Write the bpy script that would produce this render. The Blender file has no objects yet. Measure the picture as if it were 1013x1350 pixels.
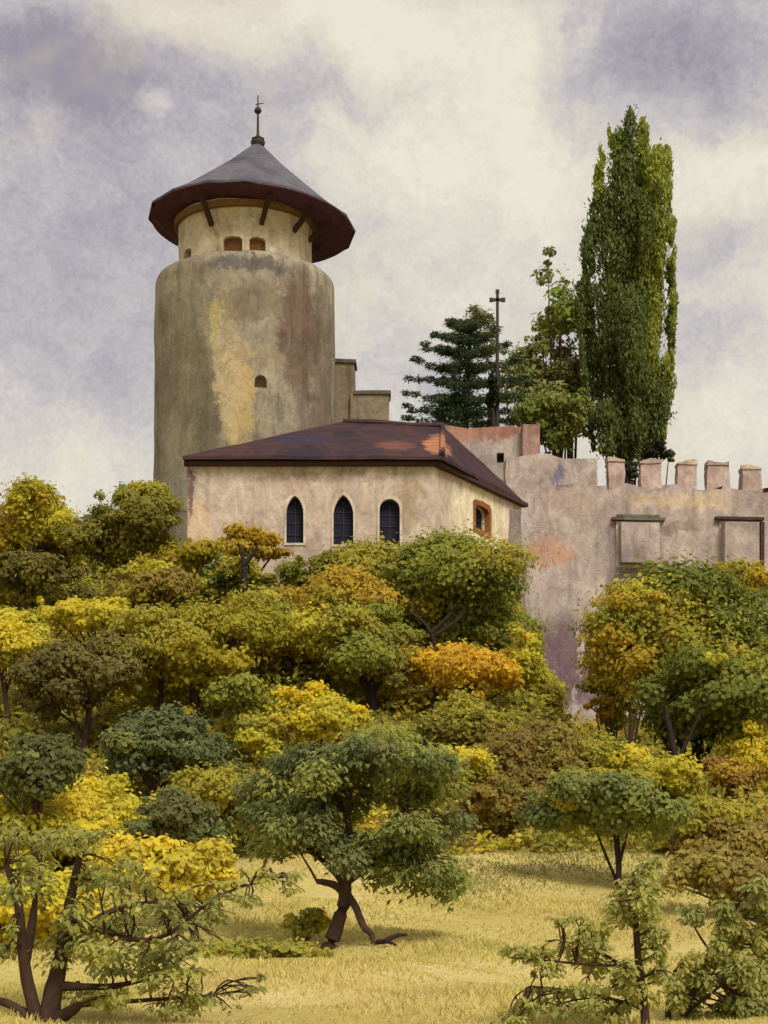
import bpy, bmesh, math, random
import numpy as np
from mathutils import Vector, noise, Matrix
R = math.radians
S = bpy.context.scene
COL = S.collection
F = 2660.0            # focal length in picture units (picture 1013 x 1350)
CX, HY = 506.5, 1250.0  # principal column, horizon row

# ---------------------------------------------------------------- camera
cam = bpy.data.cameras.new('camera')
cam.sensor_fit = 'VERTICAL'; cam.sensor_height = 36.0
cam.lens = F / 1350 * 36.0
cam.shift_y = (HY - 675) / 1350
cam.clip_start = 0.1; cam.clip_end = 6000
camo = bpy.data.objects.new('camera', cam); COL.objects.link(camo)
camo.location = (0, 0, 0); camo.rotation_euler = (R(90), 0, 0)
S.camera = camo
S.view_settings.view_transform = 'Standard'
S.view_settings.look = 'None'
S.view_settings.gamma = 1.0
S.view_settings.exposure = 0.55
S.cycles.max_bounces = 6
S.cycles.transparent_max_bounces = 4

def P(px, py, D):
    return Vector(((px - CX) / F * D, D, (HY - py) / F * D))
def lin(c):
    return tuple(((v/255)/12.92 if v/255 <= .04045 else ((v/255+.055)/1.055)**2.4) for v in c)

# ---------------------------------------------------------------- sun
SUN_AZ = Vector((0.50, -1.0)).normalized(); SUN_EL = R(48)
sdir = Vector((SUN_AZ.x*math.cos(SUN_EL), SUN_AZ.y*math.cos(SUN_EL), math.sin(SUN_EL)))
sl = bpy.data.lights.new('sun', 'SUN'); sl.energy = 2.0; sl.angle = R(22); sl.color = (1, .95, .88)
so = bpy.data.objects.new('sun', sl); COL.objects.link(so)
so.rotation_euler = (-sdir).to_track_quat('-Z', 'Y').to_euler(); so.location = (-30, -60, 80)

# ---------------------------------------------------------------- node helper
class NT:
    def __init__(s, tree):
        s.t = tree; s.n = tree.nodes; s.l = tree.links; s.n.clear()
    def add(s, typ, **kw):
        nd = s.n.new(typ)
        ins = kw.pop('ins', {})
        for k, v in kw.items(): setattr(nd, k, v)
        for k, v in ins.items():
            if hasattr(v, 'is_linked') or isinstance(v, bpy.types.NodeSocket): s.l.new(v, nd.inputs[k])
            else: nd.inputs[k].default_value = v
        return nd
    def math(s, op, a, b=0.0, c=0.0, clamp=False):
        nd = s.add('ShaderNodeMath', operation=op, use_clamp=clamp, ins={0: a, 1: b, 2: c}); return nd.outputs[0]
    def vmath(s, op, a, b=(0, 0, 0)):
        nd = s.add('ShaderNodeVectorMath', operation=op, ins={0: a, 1: b})
        return nd.outputs['Value'] if op in ('LENGTH', 'DOT_PRODUCT', 'DISTANCE') else nd.outputs['Vector']
    def noise(s, vec, scale, detail=6, rough=.55, dist=0.0):
        return s.add('ShaderNodeTexNoise', ins={'Vector': vec, 'Scale': scale, 'Detail': detail, 'Roughness': rough, 'Distortion': dist})
    def ramp(s, fac, stops):
        nd = s.add('ShaderNodeValToRGB', ins={'Fac': fac}); e = nd.color_ramp.elements
        while len(e) < len(stops): e.new(.5)
        for el, (p, c) in zip(e, stops): el.position = p; el.color = (*c, 1)
        return nd.outputs['Color']
    def mix(s, fac, a, b, blend='MIX'):
        nd = s.add('ShaderNodeMix', data_type='RGBA', blend_type=blend, ins={0: fac})
        for i, v in ((6, a), (7, b)):
            if isinstance(v, bpy.types.NodeSocket): s.l.new(v, nd.inputs[i])
            else: nd.inputs[i].default_value = (*v, 1)
        return nd.outputs[2]
    def smooth(s, v, a, b, lo=0., hi=1.):
        nd = s.add('ShaderNodeMapRange', interpolation_type='SMOOTHSTEP', ins={0: v, 1: a, 2: b, 3: lo, 4: hi}); return nd.outputs[0]
    def blob(s, vec, c, r, inner=.35):
        d = s.vmath('SUBTRACT', vec, c); d = s.vmath('DIVIDE', d, r)
        return s.smooth(s.vmath('LENGTH', d), 1.0, inner)

# ---------------------------------------------------------------- sky
W = bpy.data.worlds.new('World'); S.world = W; W.use_nodes = True
g = NT(W.node_tree)
out = g.add('ShaderNodeOutputWorld')
sky = g.add('ShaderNodeTexSky', sky_type='NISHITA', sun_disc=False, sun_elevation=SUN_EL,
            sun_rotation=math.atan2(SUN_AZ.x, SUN_AZ.y), air_density=1.2, dust_density=2.0)
tc = g.add('ShaderNodeTexCoord'); dirv = tc.outputs['Generated']
w1 = g.noise(dirv, 9, 5, .6)
w2 = g.noise(dirv, 34, 4, .6)
warp = g.vmath('MULTIPLY', g.vmath('SUBTRACT', w1.outputs['Color'], (.5, .5, .5)), (.10, .10, .06))
warp2 = g.vmath('MULTIPLY', g.vmath('SUBTRACT', w2.outputs['Color'], (.5, .5, .5)), (.03, .03, .024))
dv = g.vmath('ADD', g.vmath('ADD', dirv, warp), warp2)
def skydir(px, py):
    return tuple(Vector(((px-CX)/F, 1, (HY-py)/F)).normalized())
val = g.math('MULTIPLY', g.math('SUBTRACT', g.noise(dv, 7, 7, .58, .3).outputs['Fac'], .5), 1.5)
val = g.math('ADD', val, .54)
# cloud masses: weight > 0 pale cream, < 0 lavender
for px, py, rx, ry, w in [(70, 350, 230, 230, -.22), (140, 122, 220, 75, -.34), (170, 40, 190, 56, .36), (470, 30, 220, 80, .24),
                          (20, 40, 90, 150, -.22), (470, 115, 200, 60, -.26), (640, 270, 330, 230, .34), (890, 112, 280, 84, -.28),
                          (960, 50, 130, 70, -.10), (960, 235, 160, 60, .40), (960, 330, 120, 60, -.12), (960, 450, 150, 60, -.18),
                          (660, 80, 150, 80, .20), (130, 600, 130, 90, .20), (540, 440, 220, 120, .16), (960, 560, 200, 90, .12), (215, 150, 40, 26, .38), (330, 170, 180, 110, -.10)]:
    b = g.blob(dv, skydir(px, py), (rx/F, 1.0, ry/F), .1)
    val = g.math('ADD', val, g.math('MULTIPLY', b, w))
grain = g.noise(dirv, 420, 3, .7).outputs['Fac']
mott = g.noise(dv, 70, 6, .7, .6).outputs['Fac']
val = g.math('ADD', val, g.math('MULTIPLY', g.math('SUBTRACT', grain, .5), .34))
val = g.math('ADD', val, g.math('MULTIPLY', g.math('SUBTRACT', mott, .5), .55))
SK = 0.70
def sk(c): return tuple(v*SK for v in lin(c))
cloud = g.ramp(val, [(0.0, sk((152, 145, 156))), (.25, sk((179, 172, 176))), (.46, sk((201, 194, 191))), (.66, sk((222, 214, 198))), (.95, sk((240, 233, 212)))])
hue = g.noise(dirv, 16, 4, .6).outputs['Fac']
cloud = g.mix(g.smooth(hue, .52, .72, 0, .35), cloud, sk((226, 212, 178)))
nish = g.mix(1.0, sky.outputs['Color'], (.10, .10, .10), 'MULTIPLY')
skycol = g.mix(.92, nish, cloud)
g.l.new(g.add('ShaderNodeBackground', ins={'Color': skycol, 'Strength': 1.0}).outputs[0], out.inputs['Surface'])

# ---------------------------------------------------------------- materials
def finish(m, t, col, rough=.9, bump=None, bstr=.3, bdist=.05, spec=.2):
    b = t.add('ShaderNodeBsdfPrincipled', ins={'Base Color': col, 'Roughness': rough, 'Specular IOR Level': spec})
    if bump is not None:
        bn = t.add('ShaderNodeBump', ins={'Height': bump, 'Strength': bstr, 'Distance': bdist}); t.l.new(bn.outputs[0], b.inputs['Normal'])
    t.l.new(b.outputs[0], t.add('ShaderNodeOutputMaterial').inputs['Surface'])
    return m
def wash(name, cols, scale=.35, patches=(), streak=.3, bstr=.5, stone=1.1, rough=.92, fine=.25, k=1.0, seed=0.0, joint=.12):
    """weathered render / rubble: mottled colours, run-off streaks, stains and tone patches, faint stones"""
    m = bpy.data.materials.new(name); m.use_nodes = True; t = NT(m.node_tree)
    pos0 = t.add('ShaderNodeNewGeometry').outputs['Position']
    pos = t.vmath('ADD', pos0, (seed, seed*.7, seed*1.3))
    n1 = t.noise(pos, scale, 8, .62, .6).outputs['Fac']
    stops = [(.30 + .42*i/max(1, len(cols)-1), tuple(v*k for v in lin(c))) for i, c in enumerate(cols)]
    col = t.ramp(n1, stops)
    sv = t.vmath('MULTIPLY', pos, (1.6, 1.6, .14))
    sn = t.noise(sv, 1.0, 5, .6).outputs['Fac']
    col = t.mix(t.smooth(sn, .5, .72, 0, streak), col, tuple(v*.45*k for v in lin(cols[0])))
    wv = t.vmath('MULTIPLY', t.vmath('SUBTRACT', t.noise(pos, 1.1, 6, .65).outputs['Color'], (.5, .5, .5)), (2.0, 2.0, 2.0))
    pw = t.vmath('ADD', pos0, wv)
    pw = t.vmath('ADD', pw, t.vmath('MULTIPLY', t.vmath('SUBTRACT', t.noise(pos, 4.5, 5, .7).outputs['Color'], (.5, .5, .5)), (.9, .9, .9)))
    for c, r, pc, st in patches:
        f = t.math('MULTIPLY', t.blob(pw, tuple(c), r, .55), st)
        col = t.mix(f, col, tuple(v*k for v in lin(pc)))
    n3 = t.noise(t.vmath('MULTIPLY', pos, (1, 1, .55)), 1.5, 7, .68, 1.2).outputs['Fac']
    col = t.mix(1.0, col, t.ramp(n3, [(.32, (.70, .67, .66)), (.5, (.96, .95, .93)), (.66, (1.16, 1.14, 1.10))]), 'MULTIPLY')
    n2 = t.noise(pos, 5.5, 6, .7).outputs['Fac']
    col = t.mix(1.0, col, t.ramp(n2, [(.25, (1-fine,)*3), (.75, (1+fine*.6,)*3)]), 'MULTIPLY')
    vv = t.vmath('ADD', t.vmath('MULTIPLY', pos, (1, 1, 1.7)), t.vmath('MULTIPLY', wv, (.12, .12, .12)))
    vo = t.add('ShaderNodeTexVoronoi', feature='DISTANCE_TO_EDGE', ins={'Vector': vv, 'Scale': stone*1.9})
    jt = t.smooth(vo.outputs['Distance'], 0, .09, 0, 1)
    vis = t.smooth(t.noise(pos, .5, 4).outputs['Fac'], .45, .65)
    jf = t.math('MULTIPLY', t.math('MULTIPLY', t.math('SUBTRACT', 1.0, jt), vis), joint)
    col = t.mix(jf, col, tuple(v*.35*k for v in lin(cols[0])))
    h = t.math('ADD', t.math('MULTIPLY', jt, t.math('MULTIPLY', vis, .22)), t.math('MULTIPLY', n2, .8))
    return finish(m, t, col, rough, h, bstr, .06)
def plain(name, c, var=.25, scale=6., rough=.8, k=1.0, bstr=.25, spec=.2):
    m = bpy.data.materials.new(name); m.use_nodes = True; t = NT(m.node_tree)
    pos = t.add('ShaderNodeNewGeometry').outputs['Position']
    n = t.noise(pos, scale, 6, .65).outputs['Fac']
    b = tuple(v*k for v in lin(c))
    col = t.ramp(n, [(.25, tuple(v*(1-var) for v in b)), (.75, tuple(v*(1+var) for v in b))])
    return finish(m, t, col, rough, n, bstr, .03, spec)
def tiles(name, cols, k=1.0, row=.30, scale=.4, seed=0., patches=()):
    """roof covering: mottled colours with courses of tiles following the height"""
    m = bpy.data.materials.new(name); m.use_nodes = True; t = NT(m.node_tree)
    pos0 = t.add('ShaderNodeNewGeometry').outputs['Position']
    pos = t.vmath('ADD', pos0, (seed, seed, 0))
    n1 = t.noise(pos, scale, 7, .6, .5).outputs['Fac']
    col = t.ramp(n1, [(.3 + .42*i/max(1, len(cols)-1), tuple(v*k for v in lin(c))) for i, c in enumerate(cols)])
    pw = t.vmath('ADD', pos0, t.vmath('MULTIPLY', t.vmath('SUBTRACT', t.noise(pos, 1.2, 6, .65).outputs['Color'], (.5, .5, .5)), (1.4, 1.4, 1.4)))
    for c, r, pc, st in patches: col = t.mix(t.math('MULTIPLY', t.blob(pw, tuple(c), r, .55), st), col, lin(pc))
    n2 = t.noise(pos, 7, 5, .7).outputs['Fac']
    col = t.mix(1.0, col, t.ramp(n2, [(.25, (.72,)*3), (.75, (1.2,)*3)]), 'MULTIPLY')
    sep = t.add('ShaderNodeSeparateXYZ', ins={0: pos})
    fr = t.math('FRACT', t.math('DIVIDE', sep.outputs['Z'], row))
    h = t.math('ADD', t.math('MULTIPLY', t.math('SUBTRACT', 1.0, fr), .7), t.math('MULTIPLY', n2, .5))
    col = t.mix(t.smooth(fr, .80, .97, 0, .5), col, (.02, .016, .018))
    cell = t.add('ShaderNodeTexVoronoi', ins={'Vector': t.vmath('MULTIPLY', pos, (1, 1, 1.6)), 'Scale': 3.2}).outputs['Color']
    col = t.mix(.22, col, t.mix(1.0, col, cell, 'MULTIPLY'))
    return finish(m, t, col, .75, h, .6, .09, .3)
def leafmat(name, transl=.25):
    m = bpy.data.materials.new(name); m.use_nodes = True; t = NT(m.node_tree)
    c = t.add('ShaderNodeAttribute', attribute_name='tint').outputs['Color']
    d = t.add('ShaderNodeBsdfPrincipled', ins={'Base Color': c, 'Roughness': .7, 'Specular IOR Level': .15})
    tr = t.add('ShaderNodeBsdfTranslucent', ins={'Color': c})
    mx = t.add('ShaderNodeMixShader', ins={0: transl}); t.l.new(d.outputs[0], mx.inputs[1]); t.l.new(tr.outputs[0], mx.inputs[2])
    t.l.new(mx.outputs[0], t.add('ShaderNodeOutputMaterial').inputs['Surface'])
    return m

LEAF = leafmat('leaf', .45); GRASS = leafmat('grass_blade', .3)
BARK = plain('bark', (74, 56, 46), .35, 9, .95, bstr=.6)
BARKD = plain('dark_bark', (52, 42, 38), .35, 9, .95, bstr=.6)

# ---------------------------------------------------------------- object helpers
def tag(o, label=None, cat=None, group=None, kind=None):
    if label: o['label'] = label
    if cat: o['category'] = cat
    if group: o['group'] = group
    if kind: o['kind'] = kind
    return o
def empty(name, loc, label, cat, group=None):
    o = bpy.data.objects.new(name, None); COL.objects.link(o); o.location = loc; o.empty_display_size = .5
    return tag(o, label, cat, group)
def link(name, me, mat, parent=None, smooth=None):
    o = bpy.data.objects.new(name, me); COL.objects.link(o)
    if mat: me.materials.append(mat)
    if parent:
        o.parent = parent
        me.transform(Matrix.Translation(-Vector(parent_world(parent))))
    if smooth is not None:
        me.shade_smooth(); me.set_sharp_from_angle(angle=R(smooth))
    return o
def parent_world(p):
    v = Vector(p.location)
    while p.parent: p = p.parent; v = v + Vector(p.location)
    return v
def mesh_np(name, v, quads, col=None):
    v = np.asarray(v, np.float32); quads = np.asarray(quads, np.int32)
    me = bpy.data.meshes.new(name)
    me.vertices.add(len(v)); me.vertices.foreach_set('co', v.ravel())
    n = len(quads)
    me.loops.add(n*4); me.loops.foreach_set('vertex_index', quads.ravel())
    me.polygons.add(n); me.polygons.foreach_set('loop_start', np.arange(n, dtype=np.int32)*4)
    me.update(calc_edges=True)
    if col is not None:
        a = me.color_attributes.new('tint', 'FLOAT_COLOR', 'POINT')
        c = np.ones((len(v), 4), np.float32); c[:, :3] = col; a.data.foreach_set('color', c.ravel())
    return me
def bm_mesh(name, bm):
    bmesh.ops.recalc_face_normals(bm, faces=bm.faces)
    me = bpy.data.meshes.new(name); bm.to_mesh(me); bm.free(); return me
def jitter(v, a, s=.8):
    n = noise.noise_vector(Vector(v)*s); m = noise.noise_vector(Vector(v)*s*3.1+Vector((7, 3, 1)))
    return Vector(v) + (n + m*.45)*a
def prism(bm, poly, z0, z1, cell=.5, jit=.05, batter=0.0, top=None):
    """upright prism over a polygon (list of (x,y)), sides gridded and roughened; top(x,y) may vary the height"""
    pts = []
    for i, a in enumerate(poly):
        b = poly[(i+1) % len(poly)]; a = Vector(a); b = Vector(b)
        n = max(1, int((b-a).length / cell))
        for k in range(n): pts.append(a.lerp(b, k/n))
    c = sum(pts, Vector((0, 0)))/len(pts)
    nz = max(1, int((z1-z0)/cell)); rows = []
    for j in range(nz+1):
        row = []
        for p in pts:
            zt = z1 if top is None else top(p.x, p.y)
            z = z0 + (zt-z0)*j/nz
            q = p + (p-c).normalized()*batter*(1-j/nz)
            row.append(bm.verts.new(jitter((q.x, q.y, z), jit)))
        rows.append(row)
    N = len(pts)
    for j in range(nz):
        for i in range(N):
            bm.faces.new((rows[j][i], rows[j][(i+1) % N], rows[j+1][(i+1) % N], rows[j+1][i]))
    bm.faces.new(rows[-1]); bm.faces.new(list(reversed(rows[0])))
def lathe(bm, c, prof, n=64, jit=0.0):
    rows = []
    for r, z in prof:
        rows.append([bm.verts.new(jitter((c[0]+r*math.cos(2*math.pi*i/n), c[1]+r*math.sin(2*math.pi*i/n), z), jit)) for i in range(n)])
    for j in range(len(rows)-1):
        for i in range(n): bm.faces.new((rows[j][i], rows[j][(i+1) % n], rows[j+1][(i+1) % n], rows[j+1][i]))
    bm.faces.new(rows[-1]); bm.faces.new(list(reversed(rows[0])))
def boxv(bm, c, ax, ay, az):
    """box from centre and three half axes"""
    c = Vector(c); v = []
    for sx in (-1, 1):
        for sy in (-1, 1):
            for sz in (-1, 1): v.append(bm.verts.new(c+Vector(ax)*sx+Vector(ay)*sy+Vector(az)*sz))
    for f in ((0, 1, 3, 2), (4, 6, 7, 5), (0, 4, 5, 1), (2, 3, 7, 6), (0, 2, 6, 4), (1, 5, 7, 3)): bm.faces.new([v[i] for i in f])
def outline(w, h, kind):
    """opening outline in (u, v), origin at the sill centre"""
    if kind == 'flat': return [(-w/2, 0), (w/2, 0), (w/2, h*.82), (w*.36, h*.95), (0, h), (-w*.36, h*.95), (-w/2, h*.82)]
    if kind == 'square': return [(-w/2, 0), (w/2, 0), (w/2, h), (-w/2, h)]
    pts = [(-w/2, 0), (w/2, 0)]
    if kind == 'round':
        s = h - w/2
        for k in range(9): a = math.pi*k/8; pts.append((w/2*math.cos(a), s + w/2*math.sin(a)))
    else:
        rise = w*.95; s = h - rise
        for k in range(6): t = k/5; pts.append((w/2*math.cos(t*math.pi/2)**.9, s + rise*math.sin(t*math.pi/2)**1.0 * (.55+.45*t)))
        for k in range(4, -1, -1): t = k/5; pts.append((-w/2*math.cos(t*math.pi/2)**.9, s + rise*math.sin(t*math.pi/2) * (.55+.45*t)))
    return pts
def extr(bm, o, u, nrm, pts, d0, d1):
    """extrude the outline along nrm from depth d0 to d1; o = sill centre, u = along the wall"""
    z = Vector((0, 0, 1)); A = [bm.verts.new(o+u*x+z*y+nrm*d0) for x, y in pts]; B = [bm.verts.new(o+u*x+z*y+nrm*d1) for x, y in pts]
    n = len(pts)
    for i in range(n): bm.faces.new((A[i], A[(i+1) % n], B[(i+1) % n], B[i]))
    bm.faces.new(B); bm.faces.new(list(reversed(A)))
def ring(bm, o, u, nrm, inn, outp, d0, d1):
    z = Vector((0, 0, 1)); n = len(inn); q = []
    for pts, d in ((inn, d0), (outp, d0), (outp, d1), (inn, d1)): q.append([bm.verts.new(o+u*x+z*y+nrm*d) for x, y in pts])
    for i in range(n):
        j = (i+1) % n
        for a in range(4):
            b = (a+1) % 4; bm.faces.new((q[a][i], q[a][j], q[b][j], q[b][i]))
def grow(pts, t, sill=None):
    cx = 0; cy = sum(p[1] for p in pts)/len(pts); r = []
    for x, y in pts:
        d = Vector((x-cx, y-cy)); l = max(d.length, 1e-6)
        r.append((x + t*(1 if x > .01 else -1 if x < -.01 else 0), y + (t if y > cy else (-t if sill is None else -sill))))
    return r
def cut(o, cutters):
    """carve the openings out of a wall mesh for good"""
    bm = bmesh.new()
    for fn in cutters: fn(bm)
    me = bm_mesh('tool', bm); c = bpy.data.objects.new('tool', me); COL.objects.link(c)
    c.location = parent_world(o.parent) if o.parent else (0, 0, 0)
    me.transform(Matrix.Translation(-Vector(c.location)))
    md = o.modifiers.new('b', 'BOOLEAN'); md.operation = 'DIFFERENCE'; md.solver = 'EXACT'; md.object = c
    bpy.context.view_layer.update()
    dg = bpy.context.evaluated_depsgraph_get()
    new = bpy.data.meshes.new_from_object(o.evaluated_get(dg))
    o.modifiers.clear(); old = o.data; o.data = new
    bpy.data.objects.remove(c)
    new.set_sharp_from_angle(angle=R(40))
def tube(bm, pts, rad, n=8, jit=0.0):
    pts = [Vector(p) for p in pts]; rows = []
    for i, p in enumerate(pts):
        d = (pts[min(i+1, len(pts)-1)] - pts[max(i-1, 0)]).normalized()
        a = d.orthogonal().normalized() if abs(d.z) > .95 else d.cross(Vector((0, 0, 1))).normalized()
        b = d.cross(a).normalized()
        if rows and i: pass
        rows.append([bm.verts.new(p + (a*math.cos(2*math.pi*k/n)+b*math.sin(2*math.pi*k/n))*rad[i]*(1+random.uniform(-jit, jit))) for k in range(n)])
    for j in range(len(rows)-1):
        for k in range(n): bm.faces.new((rows[j][k], rows[j][(k+1) % n], rows[j+1][(k+1) % n], rows[j+1][k]))
    bm.faces.new(rows[-1]); bm.faces.new(list(reversed(rows[0])))
def smoothline(pts, rad, sub=4, wob=0.0, rng=random):
    P_ = [Vector(p) for p in pts]; o, r = [], []
    for i in range(len(P_)-1):
        p0, p1, p2, p3 = P_[max(i-1, 0)], P_[i], P_[i+1], P_[min(i+2, len(P_)-1)]
        for k in range(sub):
            t = k/sub
            q = .5*((2*p1)+(p2-p0)*t+(2*p0-5*p1+4*p2-p3)*t*t+(3*p1-p0-3*p2+p3)*t**3)
            if wob: q = q + Vector((rng.uniform(-wob, wob), rng.uniform(-wob, wob), 0))
            o.append(q); r.append(rad[i]+(rad[i+1]-rad[i])*t)
    o.append(P_[-1]); r.append(rad[-1]); return o, r

# ---------------------------------------------------------------- terrain
LD = [-4000, -60, 0, 25, 42, 52, 62, 90, 100, 122, 175, 400, 4500]
LZ = [-4, -3, -1.75, -1.05, -.05, 1.25, 3.4, 16.3, 17.3, 17.3, 4, 0, 0]
RD = [-4000, -60, 0, 25, 42, 52, 62, 80, 99, 101.6, 104, 122, 175, 400, 4500]
RZ = [-4, -3, -1.75, -1.05, -.05, 1.25, 3.4, 7.0, 10.6, 11.5, 18.5, 18.5, 4, 0, 0]
def ground(x, y):
    a = np.interp(y, LD, LZ); b = np.interp(y, RD, RZ)
    t = np.clip((np.asarray(x)-5.2)/3.2, 0, 1); t = t*t*(3-2*t)
    z = a*(1-t)+b*t
    near = np.exp(-(np.asarray(y)/160.)**2)
    return z + near*(.13*np.sin(x*.9+1.3*np.sin(y*.31)) * np.sin(y*.47+.7) + .05*np.sin(x*2.3+y*1.7))
def axis(lo, hi, mid0, mid1, step):
    m = np.arange(mid0, mid1+1e-6, step); k = 1.22
    a, b = [], []; s = step; v = mid1
    while v < hi: s *= k; v += s; b.append(v)
    s = step; v = mid0
    while v > lo: s *= k; v -= s; a.append(v)
    return np.array(a[::-1]+list(m)+b)
gx = axis(-4200, 4200, -32, 32, .5); gy = axis(-4000, 4600, 10, 125, .5)
X, Y = np.meshgrid(gx, gy); Z = ground(X, Y)
nx, ny = len(gx), len(gy)
idx = np.arange(nx*ny).reshape(ny, nx)
q = np.stack([idx[:-1, :-1], idx[:-1, 1:], idx[1:, 1:], idx[1:, :-1]], -1).reshape(-1, 4)
gm = bpy.data.materials.new('meadow'); gm.use_nodes = True; t = NT(gm.node_tree)
pos = t.add('ShaderNodeNewGeometry').outputs['Position']
n1 = t.noise(pos, .22, 7, .6, .5).outputs['Fac']
straw = t.ramp(n1, [(.3, lin((166, 152, 78))), (.5, lin((194, 176, 102))), (.7, lin((208, 188, 130)))])
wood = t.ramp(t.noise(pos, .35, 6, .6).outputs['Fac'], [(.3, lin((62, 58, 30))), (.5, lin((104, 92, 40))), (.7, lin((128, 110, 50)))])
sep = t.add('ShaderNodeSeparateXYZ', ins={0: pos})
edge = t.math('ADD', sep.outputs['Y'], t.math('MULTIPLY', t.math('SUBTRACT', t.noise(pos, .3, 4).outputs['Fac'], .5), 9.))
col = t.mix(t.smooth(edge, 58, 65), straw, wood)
wv = t.vmath('MULTIPLY', t.vmath('SUBTRACT', t.noise(pos, .8, 5).outputs['Color'], (.5, .5, .5)), (2, 2, 2))
pw = t.vmath('ADD', pos, wv)
rp = P(552, 1246, 42.5)
col = t.mix(t.math('MULTIPLY', t.blob(pw, (rp.x, rp.y, 0), (.8, 1.2, 9), .2), .55), col, lin((176, 104, 66)))
n2 = t.noise(pos, 6, 6, .7).outputs['Fac']
col = t.mix(1., col, t.ramp(n2, [(.25, (.75,)*3), (.75, (1.15,)*3)]), 'MULTIPLY')
finish(gm, t, col, .95, n2, .6, .08)
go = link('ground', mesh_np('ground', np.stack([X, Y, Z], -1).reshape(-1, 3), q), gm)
go.data.shade_smooth(); tag(go, kind='structure')

# ---------------------------------------------------------------- tower
TD = 104.0
tx = (323-CX)/F*TD
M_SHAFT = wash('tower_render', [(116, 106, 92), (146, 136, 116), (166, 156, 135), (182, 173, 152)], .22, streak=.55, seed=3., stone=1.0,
    patches=[(P(312, 520, 99.5), (1.2, 3, 3.4), (198, 172, 116), .8), (P(300, 480, 99.5), (.9, 3, 4.5), (194, 178, 142), .6), (P(411, 520, 100.4), (.4, 1.5, .3), (96, 72, 64), .8), (P(283, 430, 99.5), (.35, 3, 1.6), (190, 178, 112), .7),  # gold stain, extended upward by a painted warm highlight left of centre
             (P(395, 440, 100.5), (1.3, 3, 4.2), (98, 74, 62), .75), (P(428, 480, 101.5), (.7, 3, 6), (112, 94, 80), .6),  # purple-brown stain, then the tower's shaded right side painted darker
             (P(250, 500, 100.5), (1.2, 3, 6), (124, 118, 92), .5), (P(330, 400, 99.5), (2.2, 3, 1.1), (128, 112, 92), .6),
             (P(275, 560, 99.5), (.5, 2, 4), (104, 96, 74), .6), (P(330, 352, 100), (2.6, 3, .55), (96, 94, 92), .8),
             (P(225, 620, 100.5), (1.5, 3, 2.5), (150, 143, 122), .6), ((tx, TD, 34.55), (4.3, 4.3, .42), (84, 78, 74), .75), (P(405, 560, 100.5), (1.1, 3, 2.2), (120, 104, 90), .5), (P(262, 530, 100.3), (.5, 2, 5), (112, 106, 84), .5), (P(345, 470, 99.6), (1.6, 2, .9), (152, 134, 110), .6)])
M_GAL = wash('gallery_render', [(156, 140, 118), (198, 182, 154), (216, 204, 180), (192, 180, 162)], .6, streak=.2, seed=9., stone=1.6, bstr=.4)
M_SLATE = tiles('slate', [(70, 68, 76), (94, 92, 102), (112, 110, 114), (88, 84, 96)], 1.0, .24, .5)
M_SOFF = plain('soffit_boards', (92, 58, 78), .4, 3)
M_WOOD = plain('old_timber', (124, 94, 62), .35, 5)
M_WOODD = plain('dark_timber', (66, 48, 42), .35, 5)
M_IRON = plain('wrought_iron', (48, 40, 40), .3, 8, .6, spec=.4)
M_DARK = plain('dark_opening', (40, 32, 34), .4, 3)
M_BROWNP = plain('brown_shutter', (116, 80, 48), .35, 6)
M_CAP = wash('mossy_stone', [(78, 72, 64), (104, 98, 88), (122, 116, 100)], .7, streak=.2, seed=4.)
tower = empty('round_tower', (tx, TD, 17.0), 'round olive-grey stone tower with grey conical roof rising behind the chapel', 'tower')
zs = 33.75; zt = 34.6
prof = [(4.72, 14.5)] + [(4.72-.10*i/24, 14.5+(zs-14.5)*i/24) for i in range(1, 25)]
r0 = 4.62; r1 = 3.55
for k in range(1, 9):
    a = k/8*math.pi/2
    prof.append((r1+(r0-r1)*max(0, math.cos(a))**.75, zs+(zt-zs)*math.sin(a)**.75))
bm = bmesh.new(); lathe(bm, (tx, TD), prof, 72, .07)
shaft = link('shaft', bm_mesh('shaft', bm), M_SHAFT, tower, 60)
def on_tower(px, py, r):
    for it in range(3):
        x = (px-CX)/F*TD - tx; d = TD - math.sqrt(max(.01, r*r-x*x)); x = (px-CX)/F*d - tx
        x = max(-r*.97, min(r*.97, x)); d = TD - math.sqrt(r*r-x*x)
    p = Vector((tx+x, d, (HY-py)/F*d)); n = Vector((x, d-TD, 0)).normalized(); return p, n, Vector((-n.y, n.x, 0))
holes = []
for px, py, w, h in ((344, 511, .62, .62),):
    p, n, u = on_tower(px, py, 4.66); holes.append((p, n, u, w, h))
cut(shaft, [lambda b, H=H: extr(b, H[0], H[2], H[1], outline(H[3], H[4], 'round'), .5, -.55) for H in holes])
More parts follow.
